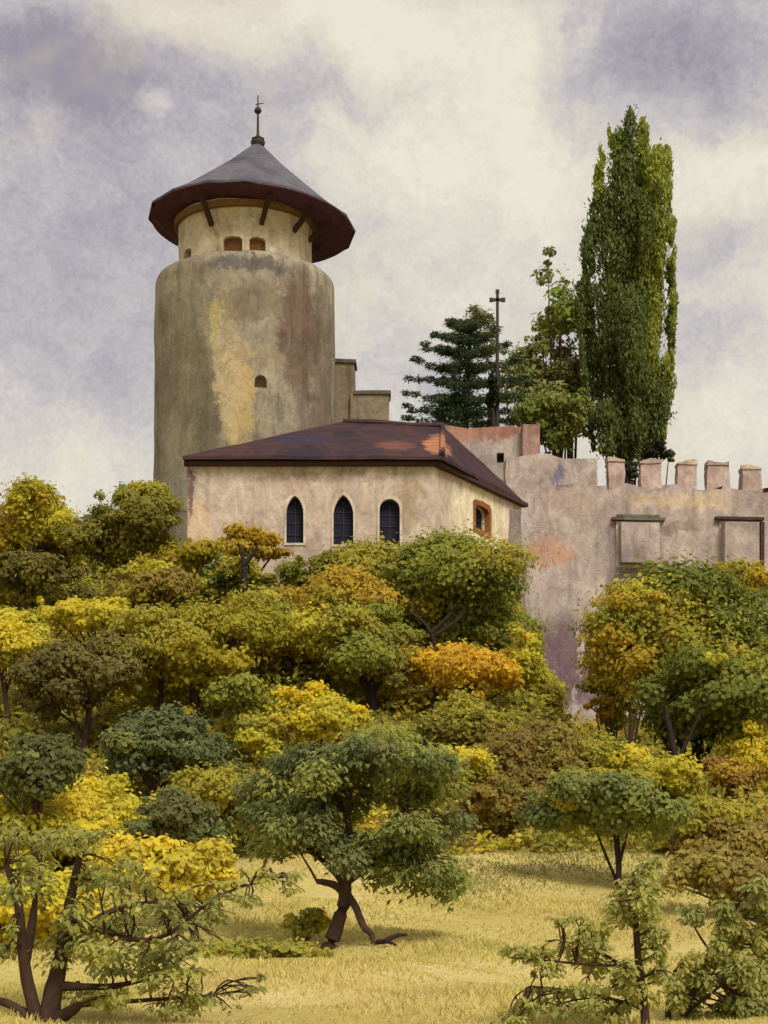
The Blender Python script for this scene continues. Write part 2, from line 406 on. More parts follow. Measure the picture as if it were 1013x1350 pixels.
# gallery drum
GR = 3.42; zr = (HY-286)/F*TD-.38
bm = bmesh.new(); lathe(bm, (tx+.02, TD), [(GR+.02, zt-.6)] + [(GR, zt-.4+(zr+.15-zt+.4)*i/8) for i in range(9)], 64, .05)
gal = link('gallery_wall', bm_mesh('gallery_wall', bm), M_GAL, tower, 60)
wins = []
for px, py, w, h in ((307, 336, .95, .95), (340, 335, .82, .86), (247, 346, .7, .7)):
    p, n, u = on_tower(px, py, GR); wins.append((p, n, u, w, h))
cut(gal, [lambda b, H=H: extr(b, H[0], H[2], H[1], outline(H[3], H[4], 'flat'), .5, -.5) for H in wins])
for H in wins:
    bm = bmesh.new(); extr(bm, H[0]+Vector((0, 0, .0)), H[2], H[1], outline(H[3]-.02, H[4]-.02, 'flat'), -.30, -.40)
    wn = link('window', bm_mesh('window', bm), M_BROWNP, tower)
    bm = bmesh.new(); boxv(bm, H[0]+Vector((0, 0, -.05))+H[1]*.0, H[2]*(H[3]/2+.12), H[1]*.12, (0, 0, .05)); link('sill', bm_mesh('sill', bm), M_CAP, wn)
# roof, tilted a little to the right
rc = Vector(((333-CX)/F*TD, TD, zr)); tilt = Matrix.Translation(rc) @ Matrix.Rotation(R(3.6), 4, 'Y') @ Matrix.Rotation(R(-3.2), 4, 'X') @ Matrix.Translation(-rc)
RR = 5.28; RH = (HY-186)/F*TD - zr
bm = bmesh.new(); n = 16
def rr(i, r): return r*(1+.012*math.sin(i*1.7)+.008*math.sin(i*.61+2))
prof = [(RR, -.10), (RR+.02, 0.0), (RR*.82, RH*.15), (RR*.55, RH*.42), (RR*.28, RH*.70), (RR*.05, RH*.97), (.08, RH)]
rows = [[bm.verts.new((rc.x+rr(i, r)*math.cos(2*math.pi*i/n), rc.y+rr(i, r)*math.sin(2*math.pi*i/n), rc.z+z)) for i in range(n)] for r, z in prof]
for j in range(len(rows)-1):
    for i in range(n): bm.faces.new((rows[j][i], rows[j][(i+1) % n], rows[j+1][(i+1) % n], rows[j+1][i]))
bm.faces.new(rows[-1])
bmesh.ops.transform(bm, matrix=tilt, verts=bm.verts)
roof = link('roof', bm_mesh('roof', bm), M_SLATE, tower, 50)
bm = bmesh.new()
lathe(bm, (rc.x, rc.y), [(RR-.05, rc.z-.13), (RR-.05, rc.z-.05), (2.5, rc.z+.25), (2.0, rc.z+.12)], 72, .015)
bmesh.ops.transform(bm, matrix=tilt, verts=bm.verts); link('soffit', bm_mesh('soffit', bm), M_SOFF, roof, 30)
# front soffit band board and struts
bm = bmesh.new(); lathe(bm, (tx+.05, TD), [(GR+.25, zr-.34), (GR+.27, zr-.04), (GR-.1, zr-.02), (GR-.1, zr-.36)], 64, .015)
link('wall_plate', bm_mesh('wall_plate', bm), M_WOOD, tower, 30)
for a in (-170, -115, -72, -40, -14, 30, 75, 120):
    c, s = math.cos(R(a)), math.sin(R(a)); bm = bmesh.new()
    p0 = Vector((tx+(GR-.02)*c, TD+(GR-.02)*s, zr-1.15)); p1 = Vector((tx+(GR+1.2)*c+.1, TD+(GR+1.2)*s, zr-.08-.06*c))
    d = (p1-p0); ln = d.length; d.normalize(); sd = Vector((-s, c, 0)); up = d.cross(sd)
    boxv(bm, (p0+p1)/2, d*ln/2, sd*.11, up*.10)
    link('bracket', bm_mesh('bracket', bm), M_WOOD if a == -172 else M_WOODD, tower)
ap = tilt @ Vector((rc.x, rc.y, rc.z+RH))
bm = bmesh.new(); lathe(bm, (ap.x, ap.y), [(.06, ap.z-.25), (.34, ap.z-.12), (.38, ap.z+.05), (.30, ap.z+.18), (.34, ap.z+.22), (.1, ap.z+.36), (.07, ap.z+.5), (.05, ap.z+1.5), (.16, ap.z+1.58), (.20, ap.z+1.68), (.13, ap.z+1.82), (.04, ap.z+1.88), (.03, ap.z+2.45), (.01, ap.z+2.5)], 20)
fin = link('finial', bm_mesh('finial', bm), M_IRON, tower, 40)
bm = bmesh.new(); tube(bm, [ap+Vector((-.12, 0, 2.0)), ap+Vector((.3, 0, 2.08))], [.03, .02], 6); link('vane_arm', bm_mesh('vane_arm', bm), M_IRON, fin)

# ---------------------------------------------------------------- stepped wall right of the tower
M_STEP = wash('stepped_render', [(106, 94, 78), (134, 120, 100), (154, 142, 118)], .5, streak=.35, seed=21.)
sw = empty('stepped_wall', P(470, 640, 105), 'stepped grey stone wall descending from the right side of the tower', 'wall')
for i, (xa, xb, yt, D0) in enumerate(((420, 441, 400, 104.6), (425, 468, 478, 104.4), (462, 513, 519, 104.2))):
    if i == 0: continue
    a, b = P(xa, yt, D0), P(xb, yt, D0); bm = bmesh.new()
    prism(bm, [(a.x, D0), (b.x, D0), (b.x, D0+1.3), (a.x, D0+1.3)], 17, a.z, .4, .06)
    step = link('wall_step', bm_mesh('wall_step', bm), M_STEP, sw, 45)
    bm = bmesh.new(); prism(bm, [(a.x+.2, D0-.1), (b.x+.1, D0-.1), (b.x+.1, D0+1.4), (a.x+.2, D0+1.4)], a.z-.03, a.z+.15, .4, .05); link('coping', bm_mesh('coping', bm), M_CAP, step, 45)

# ---------------------------------------------------------------- chapel
A = P(247, 0, 90); B = P(573, 0, 90); C = P(688, 0, 98.3); Dd = P(305, 0, 98.3)
ze = (HY-606)/F*90
M_CHAP = wash('chapel_plaster', [(172, 152, 138), (198, 178, 160), (212, 195, 178), (224, 210, 194)], .35, streak=.25, seed=5., stone=1.3, bstr=.35, joint=.06,
    patches=[(P(262, 690, 90), (.9, 2, 1.6), (214, 186, 150), .7), (P(250, 650, 90), (.28, 1.5, 1.6), (96, 62, 62), .75), (P(545, 740, 90), (1.8, 2, .9), (150, 128, 108), .6),
             (P(420, 628, 90), (5, 2, .25), (150, 134, 118), .5), (P(540, 670, 90), (.6, 2, 2), (160, 142, 106), .5),  # first patch: long darker strip just below the eaves
             (P(632, 690, 94.3), (3.0, 4.6, 2.6), (242, 228, 192), .9), (P(600, 720, 92.5), (1.2, 2, .8), (230, 208, 160), .5)])  # lit look of the end wall, painted as paler plaster
chap = empty('chapel', (B.x-4, 93, 16.3), 'cream plastered chapel with purple-brown hipped roof and three lancet windows', 'chapel')
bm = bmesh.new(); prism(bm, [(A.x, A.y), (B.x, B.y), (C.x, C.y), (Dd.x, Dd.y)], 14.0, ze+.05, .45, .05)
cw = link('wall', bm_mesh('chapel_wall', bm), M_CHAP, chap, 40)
M_FRAME = wash('pale_surround', [(190, 178, 158), (212, 202, 184), (226, 218, 204)], 1.4, streak=.1, seed=2., bstr=.25, joint=0)
M_RFRAME = wash('orange_surround', [(124, 76, 50), (156, 98, 62), (176, 120, 78)], 1.4, streak=.2, seed=2., bstr=.25, joint=0)
M_GLASS = plain('dark_leaded_glass', (36, 36, 54), .4, 2.5, .6, spec=.12, bstr=.1)
u = Vector((1, 0, 0)); nf = Vector((0, -1, 0))
ue = (C-B); ue.z = 0; ue.normalize(); ne = Vector((ue.y, -ue.x, 0))
W_ = [(P(389, 716, 90), u, nf, .78, 2.12, 'lancet', M_FRAME), (P(453, 718, 90), u, nf, .90, 2.22, 'lancet', M_FRAME), (P(514, 721, 90), u, nf, .92, 2.15, 'round', M_FRAME)]
tt = .52; pe = B.lerp(C, tt); pe.z = (HY-699)/F*pe.y
W_.append((pe, ue, ne, 1.5, 1.12, 'flat', M_RFRAME))
cut(cw, [lambda b, H=H: extr(b, H[0], H[1], H[2], outline(H[3], H[4], H[5]), .5, -.5) for H in W_])
for H in W_:
    inn = outline(H[3]-.02, H[4]-.01, H[5]); th = .10 if H[5] == 'lancet' or H[6] is M_FRAME else .24
    bm = bmesh.new(); extr(bm, H[0], H[1], H[2], inn, -.36, -.44); pane = link('window', bm_mesh('window', bm), M_GLASS, chap)
    if H[6] is M_RFRAME: tag(pane, 'small arched window with orange-brown surround')
    bm = bmesh.new(); ring(bm, H[0], H[1], H[2], inn, grow(inn, th), .05, -.2)
    link('surround', bm_mesh('surround', bm), H[6], pane)
    bm = bmesh.new()
    boxv(bm, H[0]+Vector((0, 0, H[4]*.45))-H[2]*.33, H[1]*.02, H[2]*.02, (0, 0, H[4]*.45))
    for f in (.2, .45, .68): boxv(bm, H[0]+Vector((0, 0, H[4]*f))-H[2]*.335, H[1]*(H[3]/2-.02), H[2]*.015, (0, 0, .018))
    link('glazing_bar', bm_mesh('glazing_bar', bm), M_IRON, pane)
# hipped roof
M_TILE = tiles('old_tiles', [(50, 42, 62), (66, 46, 58), (98, 62, 62), (72, 50, 60), (54, 48, 72)], .66, .28, .42, 11., patches=[(P(577, 592, 91.5), (.7, 2.4, 1.5), (184, 122, 84), .95), (P(520, 585, 91), (1.2, 2, .6), (132, 80, 66), .7), (P(400, 580, 92), (1.6, 3, .6), (52, 48, 74), .7)])
M_EAVE = plain('dark_eaves_boards', (74, 52, 50), .35, 4)
ov = .55
def off(p, q, r):   # offset corner q outwards
    a = (Vector((q.x, q.y))-Vector((p.x, p.y))).normalized(); b = (Vector((r.x, r.y))-Vector((q.x, q.y))).normalized()
    na = Vector((a.y, -a.x)); nb = Vector((b.y, -b.x)); m = (na+nb).normalized()
    return Vector((q.x, q.y)) + m*(ov/max(.3, m.dot(na)))
cs = [A, B, C, Dd]; oc = [off(cs[i-1], cs[i], cs[(i+1) % 4]) for i in range(4)]
oc[0].x += .5; oc[3].x += .5; oc[2] = Vector((C.x+.10, C.y+.15))
E = P(452, 556, 94.2); G = P(584, 562, 94.2)
zb = ze-.12
bm = bmesh.new()
lo = [bm.verts.new((p.x, p.y, zb)) for p in oc]; up_ = [bm.verts.new((p.x, p.y, zb+.15)) for p in oc]
e, gg = bm.verts.new(E), bm.verts.new(G)
for i in range(4): bm.faces.new((lo[i], lo[(i+1) % 4], up_[(i+1) % 4], up_[i]))
bm.faces.new((up_[0], up_[1], gg, e)); bm.faces.new((up_[1], up_[2], gg)); bm.faces.new((up_[2], up_[3], e, gg)); bm.faces.new((up_[3], up_[0], e))
bmesh.ops.subdivide_edges(bm, edges=[ed for ed in bm.edges], cuts=7, use_grid_fill=True)
bmesh.ops.triangulate(bm, faces=[f for f in bm.faces if len(f.verts) > 4])
for v in bm.verts: v.co = jitter(v.co, .045, .6)
cr = link('roof', bm_mesh('chapel_roof', bm), M_TILE, chap, 25)
bm = bmesh.new()   # soffit under the eaves
inn = [bm.verts.new((p.x, p.y, zb+.04)) for p in cs]; ou = [bm.verts.new((p.x, p.y, zb+.03)) for p in [o_*.995+Vector((cs[i].x, cs[i].y))*.005 for i, o_ in enumerate(oc)]]
in2 = [bm.verts.new((p.x, p.y, zb+.10)) for p in cs]; ou2 = [bm.verts.new((p.x, p.y, zb+.09)) for p in [o_*.995+Vector((cs[i].x, cs[i].y))*.005 for i, o_ in enumerate(oc)]]
for i in range(4):
    j = (i+1) % 4; bm.faces.new((inn[i], inn[j], ou[j], ou[i])); bm.faces.new((in2[i], ou2[i], ou2[j], in2[j])); bm.faces.new((ou[i], ou[j], ou2[j], ou2[i]))
link('eaves', bm_mesh('eaves', bm), M_EAVE, cr)
bm = bmesh.new()   # cornice board beneath
for (p, q_) in ((A, B), (B, C)):
    d = Vector((q_.x-p.x, q_.y-p.y, 0)); L_ = d.length; d.normalize(); nn = Vector((d.y, -d.x, 0))
    c = Vector(((p.x+q_.x)/2, (p.y+q_.y)/2, zb-.10))+nn*.14
    boxv(bm, c, d*(L_/2+.12), nn*.16, (0, 0, .09))
link('cornice', bm_mesh('cornice', bm), M_EAVE, chap)
bm = bmesh.new(); h0 = Vector((oc[1].x, oc[1].y, zb+.22)); pts, rad = smoothline([h0, h0.lerp(G, .5)+Vector((0, 0, .02)), G+Vector((0, 0, .05))], [.13, .13, .11], 6); tube(bm, pts, rad, 8, .12)
hp = link('hip_tiles', bm_mesh('hip_tiles', bm), M_TILE, cr, 60)
bm = bmesh.new(); tube(bm, [E+Vector((0, 0, .03)), E.lerp(G, .33)+Vector((0, 0, .06)), E.lerp(G, .66)+Vector((0, 0, .0)), G+Vector((0, 0, .05))], [.12]*4, 8, .1)
link('ridge_tiles', bm_mesh('ridge_tiles', bm), M_TILE, cr, 60)

# ---------------------------------------------------------------- buttress below the chapel end
M_BUT = wash('grey_stone', [(118, 106, 102), (142, 130, 122), (162, 150, 140)], .6, streak=.3, seed=31.)
def onwall(px, D): return (px-CX)/F*D
bt = bmesh.new(); D0 = 97.0
prism(bt, [(onwall(646, D0), D0), (onwall(686, D0), D0), (onwall(686, D0), D0+3.0), (onwall(646, D0), D0+3.0)], 9.5, (HY-672)/F*D0, .4, .09, batter=.9)
b1 = link('buttress', bm_mesh('buttress', bt), M_BUT, None, 45)
tag(b1, 'grey sloping stone buttress between the chapel end and the curtain wall', 'buttress')
bt = bmesh.new(); D0 = 93.0
prism(bt, [(onwall(612, D0), D0), (onwall(650, D0), D0), (onwall(648, D0), D0+1.6), (onwall(614, D0), D0+1.6)], 14, (HY-734)/F*D0, .35, .16, batter=.5)
b2 = link('stone_stump', bm_mesh('stone_stump', bt), M_BUT, None, 45)
tag(b2, 'low broken grey stone stump at the foot of the chapel end', 'stone')

# ---------------------------------------------------------------- curtain wall
WD = 100.4
M_WALL = wash('curtain_render', [(142, 124, 122), (172, 156, 148), (194, 178, 168), (210, 196, 182)], .34, streak=.35, seed=14., stone=.95, bstr=.6, joint=.08,
    patches=[(P(725, 728, WD), (1.6, 2, .95), (204, 150, 118), .6), (P(740, 735, WD), (.7, 2, .4), (212, 158, 116), .4), (P(750, 880, WD), (2.2, 2, 3.2), (122, 96, 108), .85),
             (P(735, 628, WD), (.22, 2, .9), (92, 98, 140), .6), (P(900, 690, WD), (1.7, 2, .5), (146, 122, 110), .7), (P(905, 655, WD), (4, 2, .5), (212, 190, 154), .7),
             (P(830, 770, WD), (1.5, 2, 1.3), (126, 122, 130), .7), (P(765, 860, WD), (.3, 1.5, 1.6), (216, 206, 200), .7), (P(762, 930, WD), (.25, 1.5, 1.2), (206, 196, 190), .5),
             (P(690, 700, WD), (.5, 2, 1.6), (202, 194, 186), .6), (P(770, 800, WD), (1.2, 2, .4), (190, 174, 166), .6), (P(760, 660, WD), (2, 2, .9), (176, 150, 138), .5)])
cwl = empty('curtain_wall', (onwall(850, WD), WD, 11), 'pinkish-grey crenellated castle wall with two large windows right of the chapel', 'castle wall')
xl, xm, xr = onwall(666, WD), onwall(788, WD), onwall(1130, WD)
zc = (HY-640)/F*WD; zh = (HY-600)/F*WD
bm = bmesh.new(); prism(bm, [(xl, WD), (xr, WD+1.5), (xr, WD+3.1), (xl, WD+1.6)], 7.5, zc, .4, .10, batter=.25, top=lambda x, y: zc+.13*math.sin(x*2.6+1)+.09*math.sin(x*5.3))
wl = link('wall', bm_mesh('curtain', bm), M_WALL, cwl, 45)
bm = bmesh.new(); prism(bm, [(xl+.02, WD+.02), (xm, WD+.42), (xm, WD+1.6), (xl+.02, WD+1.5)], zc-.15, zh, .35, .09, top=lambda x, y: zh-.35*max(0, (x-xl)/(xm-xl)-.55)-.12*math.sin(x*2.2))
link('raised_wall', bm_mesh('raised_wall', bm), M_WALL, cwl, 45)
wn_ = (Vector((xr, WD+1.5, 0))-Vector((xl, WD, 0))).normalized(); wnn = Vector((wn_.y, -wn_.x, 0))
def wallp(px, py):
    tq = 0.5; D = WD
    for _ in range(4):
        x = onwall(px, D); D = WD + 1.5*(x-xl)/(xr-xl)
    return P(px, py, D)
M_MER = wash('merlon_stone', [(160, 138, 132), (190, 168, 158), (210, 190, 176)], .9, streak=.2, seed=17.)
M_CAPLIT = wash('lit_cap_stone', [(168, 148, 132), (200, 182, 158), (224, 210, 186)], .9, streak=.2, seed=23.)  # paler cap colour paints the lit tops of the merlons
for i_, (xa, xb, yt) in enumerate(((803, 823, 604), (845, 872, 606), (893, 919, 608), (934, 961, 610), (979, 1004, 614), (1022, 1048, 616), (1066, 1092, 618))):
    a, b = wallp(xa, yt), wallp(xb, yt); bm = bmesh.new()
    prism(bm, [(a.x, a.y+.06), (b.x, b.y+.06), (b.x+.05, b.y+.85), (a.x-.02, a.y+.85)], zc-.18, a.z, .18, .10, batter=.04, top=lambda x, y, a=a: a.z-.04+.09*math.sin(x*4.3+a.x*2))
    me_ = link('merlon', bm_mesh('merlon', bm), M_MER, cwl, 45)
    bm = bmesh.new(); prism(bm, [(a.x-.05, a.y-.0), (b.x+.03, b.y-.0), (b.x+.05, b.y+.95), (a.x-.05, a.y+.95)], a.z-.14, a.z+.03, .22, .08, top=lambda x, y, a=a: a.z+.03+.09*math.sin(x*4.3+a.x*2)); link('capstone', bm_mesh('capstone', bm), M_MER if i_ % 2 else M_CAPLIT, me_, 45)
WW = [(wallp(841, 745), 1.95, 2.0), (wallp(974, 752), 1.75, 2.3)]
cut(wl, [lambda b, H=H: extr(b, H[0], wn_, wnn, outline(H[1], H[2], 'square'), .7, -.55) for H in WW])
M_WDARK = wash('dark_interior', [(46, 38, 34), (66, 52, 46), (104, 86, 74)], .7, streak=.1, seed=8., joint=0)
M_BLUE = wash('blue_shutter', [(78, 92, 108), (98, 112, 128), (112, 126, 140)], .9, streak=.2, seed=8., joint=0, bstr=.15)
M_LINT = plain('dark_lintel', (74, 54, 50), .3, 5)
for i, H in enumerate(WW):
    inn = outline(H[1]-.03, H[2]-.02, 'square')
    bm = bmesh.new(); extr(bm, H[0], wn_, wnn, inn, -.40, -.5); pane = link('window', bm_mesh('window', bm), (M_WDARK, M_BLUE)[i], cwl)
    tag(pane, ('square dark window with white stone frame', 'blue-grey shuttered window under a dark lintel')[i])
    bm = bmesh.new(); ring(bm, H[0], wn_, wnn, inn, grow(inn, .15), .10, -.25); link('frame', bm_mesh('frame', bm), M_FRAME if i == 0 else M_WALL, pane)
    bm = bmesh.new()
    boxv(bm, H[0]+Vector((0, 0, H[2]+.27))+wnn*.14, wn_*(H[1]/2+.36), wnn*.16, (0, 0, .07))
    if i == 0: boxv(bm, H[0]+Vector((0, 0, H[2]+.42))+wnn*.12, wn_*(H[1]/2+.1), wnn*.14, (0, 0, .055))
    else: boxv(bm, H[0]+wn_*(H[1]/2+.30)+Vector((0, 0, H[2]*.5))+wnn*.05, wn_*.10, wnn*.14, (0, 0, H[2]*.55))
    link('lintel', bm_mesh('lintel', bm), M_LINT if i else M_CAP, pane)

# upper block behind the chapel end
M_BLK = wash('block_render', [(150, 132, 126), (178, 164, 154), (200, 188, 176)], .4, streak=.2, seed=41., joint=.05,
    patches=[(P(650, 568, 103), (3.2, 2, .75), (158, 104, 86), .8), (P(703, 620, 103), (.45, 2, 3), (142, 108, 104), .7), (P(615, 572, 103), (1, 2, .4), (190, 140, 112), .6)])
blk = empty('stone_block', P(650, 700, 103.2), 'small square stone building with a reddish top and one tiny window', 'building')
D0 = 102.6; xa, xb = onwall(586, D0), onwall(711, D0); bm = bmesh.new(); zk = (HY-562)/F*D0
prism(bm, [(xa, D0), (xb, D0), (xb, D0+3.4), (xa, D0+3.4)], 16, zk, .45, .07, top=lambda x, y: zk-.10*math.sin(x*1.8)-.1*(x-xa)/(xb-xa))
bw = link('wall', bm_mesh('block_wall', bm), M_BLK, blk, 45)
pt = P(660, 610, D0)
cut(bw, [lambda b: extr(b, pt, u, nf, outline(.36, .5, 'square'), .5, -.4)])
bm = bmesh.new(); extr(bm, pt, u, nf, outline(.34, .48, 'square'), -.3, -.36); link('window', bm_mesh('window', bm), M_DARK, blk)
bm = bmesh.new(); prism(bm, [(onwall(689, D0), D0-.45), (onwall(712, D0), D0-.45), (onwall(712, D0), D0-.02), (onwall(689, D0), D0-.02)], 16, zk-.05, .4, .06)
link('pilaster', bm_mesh('pilaster', bm), wash('red_pilaster', [(134, 104, 100), (160, 128, 118), (176, 148, 134)], .6, seed=3.), blk, 45)

# cross on a tall pole
cp = P(656, 556, 107)
cz = 18.0
cr_ = empty('cross', (cp.x, 107, cz), 'dark iron cross on a tall pole rising in front of the grey-green trees', 'cross')
zt_ = (HY-385)/F*107
bm = bmesh.new(); tube(bm, [(cp.x-.15, 107, cz), (cp.x-.05, 107, cz+5), (cp.x, 107, zt_-2.0)], [.24, .17, .08], 8); link('pole', bm_mesh('pole', bm), M_IRON, cr_, 40)
bm = bmesh.new(); boxv(bm, (cp.x, 107, zt_-1.0), (.075, 0, 0), (0, .07, 0), (0, 0, 1.05)); boxv(bm, (cp.x, 106.99, zt_-.42), (.32, 0, 0), (0, .06, 0), (0, 0, .075))
for dx, dz in ((-.32, -.42), (.32, -.42), (0, .02)): boxv(bm, (cp.x+dx, 107.0, zt_+dz), (.10, 0, 0), (0, .08, 0), (0, 0, .10))
link('cross_head', bm_mesh('cross_head', bm), M_IRON, cr_)

# ---------------------------------------------------------------- foliage
def leafset(rng, C_, Nn, Ax, L, Wd, col):
    Nn = Nn/np.linalg.norm(Nn, axis=1, keepdims=True)
    Ax = Ax - Nn*np.sum(Ax*Nn, 1, keepdims=True); Ax /= np.linalg.norm(Ax, axis=1, keepdims=True)+1e-9
    Sd = np.cross(Nn, Ax); L = L[:, None]; Wd = Wd[:, None]
    f = Nn*Wd*.16
    v = np.stack([C_-Ax*.5*L, C_-Ax*.18*L+Sd*.5*Wd+f, C_+Ax*.2*L+Sd*.42*Wd+f, C_+Ax*.5*L-Nn*.06*L, C_+Ax*.2*L-Sd*.42*Wd+f, C_-Ax*.18*L-Sd*.5*Wd+f], 1)
    n = len(C_); b = np.arange(n)[:, None]*6
    fc = np.concatenate([b+np.array([[0, 1, 2, 3]]), b+np.array([[0, 3, 4, 5]])], 0)
    return v.reshape(-1, 3), fc, np.repeat(col, 6, axis=0)
def clump_leaves(rng, c, r, n, leaf, col, style):
    """leaf faces through an ellipsoidal clump; style: round / up / flat / needle"""
    d = rng.normal(size=(n, 3)); d /= np.linalg.norm(d, axis=1, keepdims=True)
    rad = rng.uniform(.35, 1.0, n)**.6
    rad = np.where(rng.random(n) < .16, 1+.5*rng.random(n)**1.6, rad)
    bump = 1+.18*np.sin(d[:, 0]*5+c[0]*3)*np.sin(d[:, 2]*6+c[2]*2)
    p = c + d*(rad*bump)[:, None]*r
    jn = rng.normal(size=(n, 3))
    if style == 'up':
        N_ = d*[1, 1, .15] + jn*.75; A_ = np.array([0, 0, 1.]) + d*[.5, .5, .1] + jn*.22; asp = .42
    elif style == 'flat':
        N_ = np.array([0, -.35, 1.]) + jn*.4 + d*.5; A_ = d*[1, 1, .15] + jn*.45; asp = .5
    elif style == 'needle':
        N_ = np.array([0, 0, 1.]) + jn*.6; A_ = d*[1, 1, .3] + np.array([0, 0, .35]) + jn*.3; asp = .26
    else:
        N_ = d + np.array([0, -.25, .45]) + jn*.28; A_ = jn + np.array([0, 0, -.35]); asp = .62
    L = leaf*rng.uniform(.6, 1.35, n)
    cc = np.asarray(col)[None]*rng.uniform(.86, 1.16, (n, 1))*(1+rng.normal(0, .03, (n, 3)))
    return leafset(rng, p, N_, A_, L, L*asp*rng.uniform(.8, 1.2, n), np.clip(cc, 0.002, .9))
def crown(name, parts, parent, mat=LEAF):
    vs, fs, cs_, o = [], [], [], 0
    for v, f, c in parts: vs.append(v); fs.append(f+o); cs_.append(c); o += len(v)
    v = np.concatenate(vs) - np.array(parent_world(parent)) if parent else np.concatenate(vs)
    me = mesh_np(name, v, np.concatenate(fs), np.concatenate(cs_))
    ob = bpy.data.objects.new(name, me); COL.objects.link(ob); me.materials.append(mat); ob.parent = parent
    return ob
FK = 1.36
def pal0(cols): return [tuple(v*.85 for v in lin(c)) for c in cols]
def pal(cols): return [(a*FK*1.04, b*FK, c*FK*.72) for a, b, c in map(lin, cols)]
def tree(name, label, cat, px, py, rx, ry, cols, k=1.6, D=None, leaf=.18, dens=1.0, nc=None, style='round', group=None, seed=0, bark=BARK, lean=0., trunk_px=None, front=None, cl=.40, limbs=6):
    """a tree or bush whose crown is centred at picture point (px, py) with radii rx, ry; k = centre height / ry above the ground"""
    rng = np.random.default_rng(abs(hash_(label)) + seed); rd = random.Random(hash_(label))
    if D is None:
        best = None
        for d in np.arange(28, 112, .25):
            p = P(px, py, d); gap = p.z - float(ground(p.x, d)) - k*ry*d/F
            if best is None or abs(gap) < best[0]: best = (abs(gap), d)
        D = best[1]
    c = P(px, py, D); s = D/F; Rr = np.array([rx*s, .5*(rx+ry)*s*.95, ry*s])
    gz = float(ground(c.x+lean, D)); base = Vector((c.x+lean, D, gz-.05))
    root = empty(name, base, label, cat, group)
    P_ = pal(cols)
    nc = int(1.5*nc) if nc else int(24 + 17*max(rx, ry)/30)
    parts = []; tips = []
    rmin = min(Rr); hs = hash_(label) % 997
    nl = 1 if style == 'up' else int(rng.integers(4, 7)); lobes = []
    for i in range(nl):
        a_ = 2*math.pi*(i+rng.uniform(-.3, .3))/max(1, nl); up = rng.uniform(-.45, .55)
        lobes.append((np.array([math.cos(a_)*.46, math.sin(a_)*.46, up])*(nl > 1), rng.uniform(.46, .68) if nl > 1 else .85, P_[int(rng.integers(len(P_)))]))
    for i in range(nc):
        lo_, lr_, lc_ = lobes[i % nl]
        d = rng.normal(size=3); d[2] = abs(d[2])*.9-.25 if rng.random() < .7 else d[2]; d /= np.linalg.norm(d)
        spray = rng.random() < .22 and nl > 1
        cc = np.array(c)+(lo_+d*lr_*(rng.uniform(.95, 1.2) if spray else rng.uniform(.45, .95)))*Rr
        cr2 = rmin*cl*(rng.uniform(.22, .4) if spray else rng.choice([.45, .6, .8, 1.0]))
        if cc[2]-cr2*.8 < float(ground(cc[0], cc[1])): cc[2] = float(ground(cc[0], cc[1]))+cr2*.7
        ci = lc_ if rng.random() < .7 else P_[int(rng.integers(len(P_)))]
        a = 4*math.pi*cr2*cr2; n = int(dens*a*(1.3 if spray else 1.9)/(leaf*leaf*.42))
        parts.append(clump_leaves(rng, cc, np.array([cr2*rng.uniform(.95, 1.6), cr2*1.2, cr2*rng.uniform(.55, 1.0)]) if style != 'up' else np.array([cr2*.8, cr2*.8, cr2*1.7]), max(14, n), leaf*rng.uniform(.8, 1.2), ci, style))
        tips.append((d[2], Vector(cc)))
    # core so that the crown is not hollow
    n = int(dens*4*math.pi*rmin*rmin*.30*2.0/(leaf*leaf*.42))
    parts.append(clump_leaves(rng, np.array(c), Rr*.55, max(30, n), leaf*1.05, P_[0], style))
    crown('crown', parts, root)
    bm = bmesh.new(); tw = (trunk_px or max(7, min(rx, ry)*.16))*s*.5
    top = Vector(c)+Vector((0, 0, Rr[2]*.35)); mid = base.lerp(top, .5)+Vector((rd.uniform(-.12, .12)*rx*s, 0, 0))
    pts, rad = smoothline([base-Vector((0, 0, .25)), base+Vector((0, 0, .15)), mid, top], [tw*1.5, tw*1.15, tw*.75, tw*.25], 4, tw*.12, rd)
    tube(bm, pts, rad, 8, .1)
    rd.shuffle(tips)
    for _, tp in tips[:limbs]:
        st = pts[rd.randint(len(pts)//3, len(pts)*2//3)]
        m2 = st.lerp(tp, .5)+Vector((rd.uniform(-.2, .2), rd.uniform(-.2, .2), rd.uniform(-.1, .3)))*rmin*.4
        p2, r2 = smoothline([st, m2, tp], [tw*.55, tw*.36, tw*.12], 3); tube(bm, p2, r2, 6, .1)
    link('trunk', bm_mesh('trunk', bm), bark, root, 60)
    for ln in front or ():
        bm = bmesh.new(); fy = D-Rr[1]*1.05
        p2, r2 = smoothline([P(x, y, fy) for x, y, _ in ln], [w*fy/F for *_, w in ln], 4, .02); tube(bm, p2, r2, 8, .1); link('branch', bm_mesh('branch', bm), bark, root, 60)
    return root
def hash_(s):
    h = 7
    for ch in s: h = (h*131 + ord(ch)) % 1000003
    return h
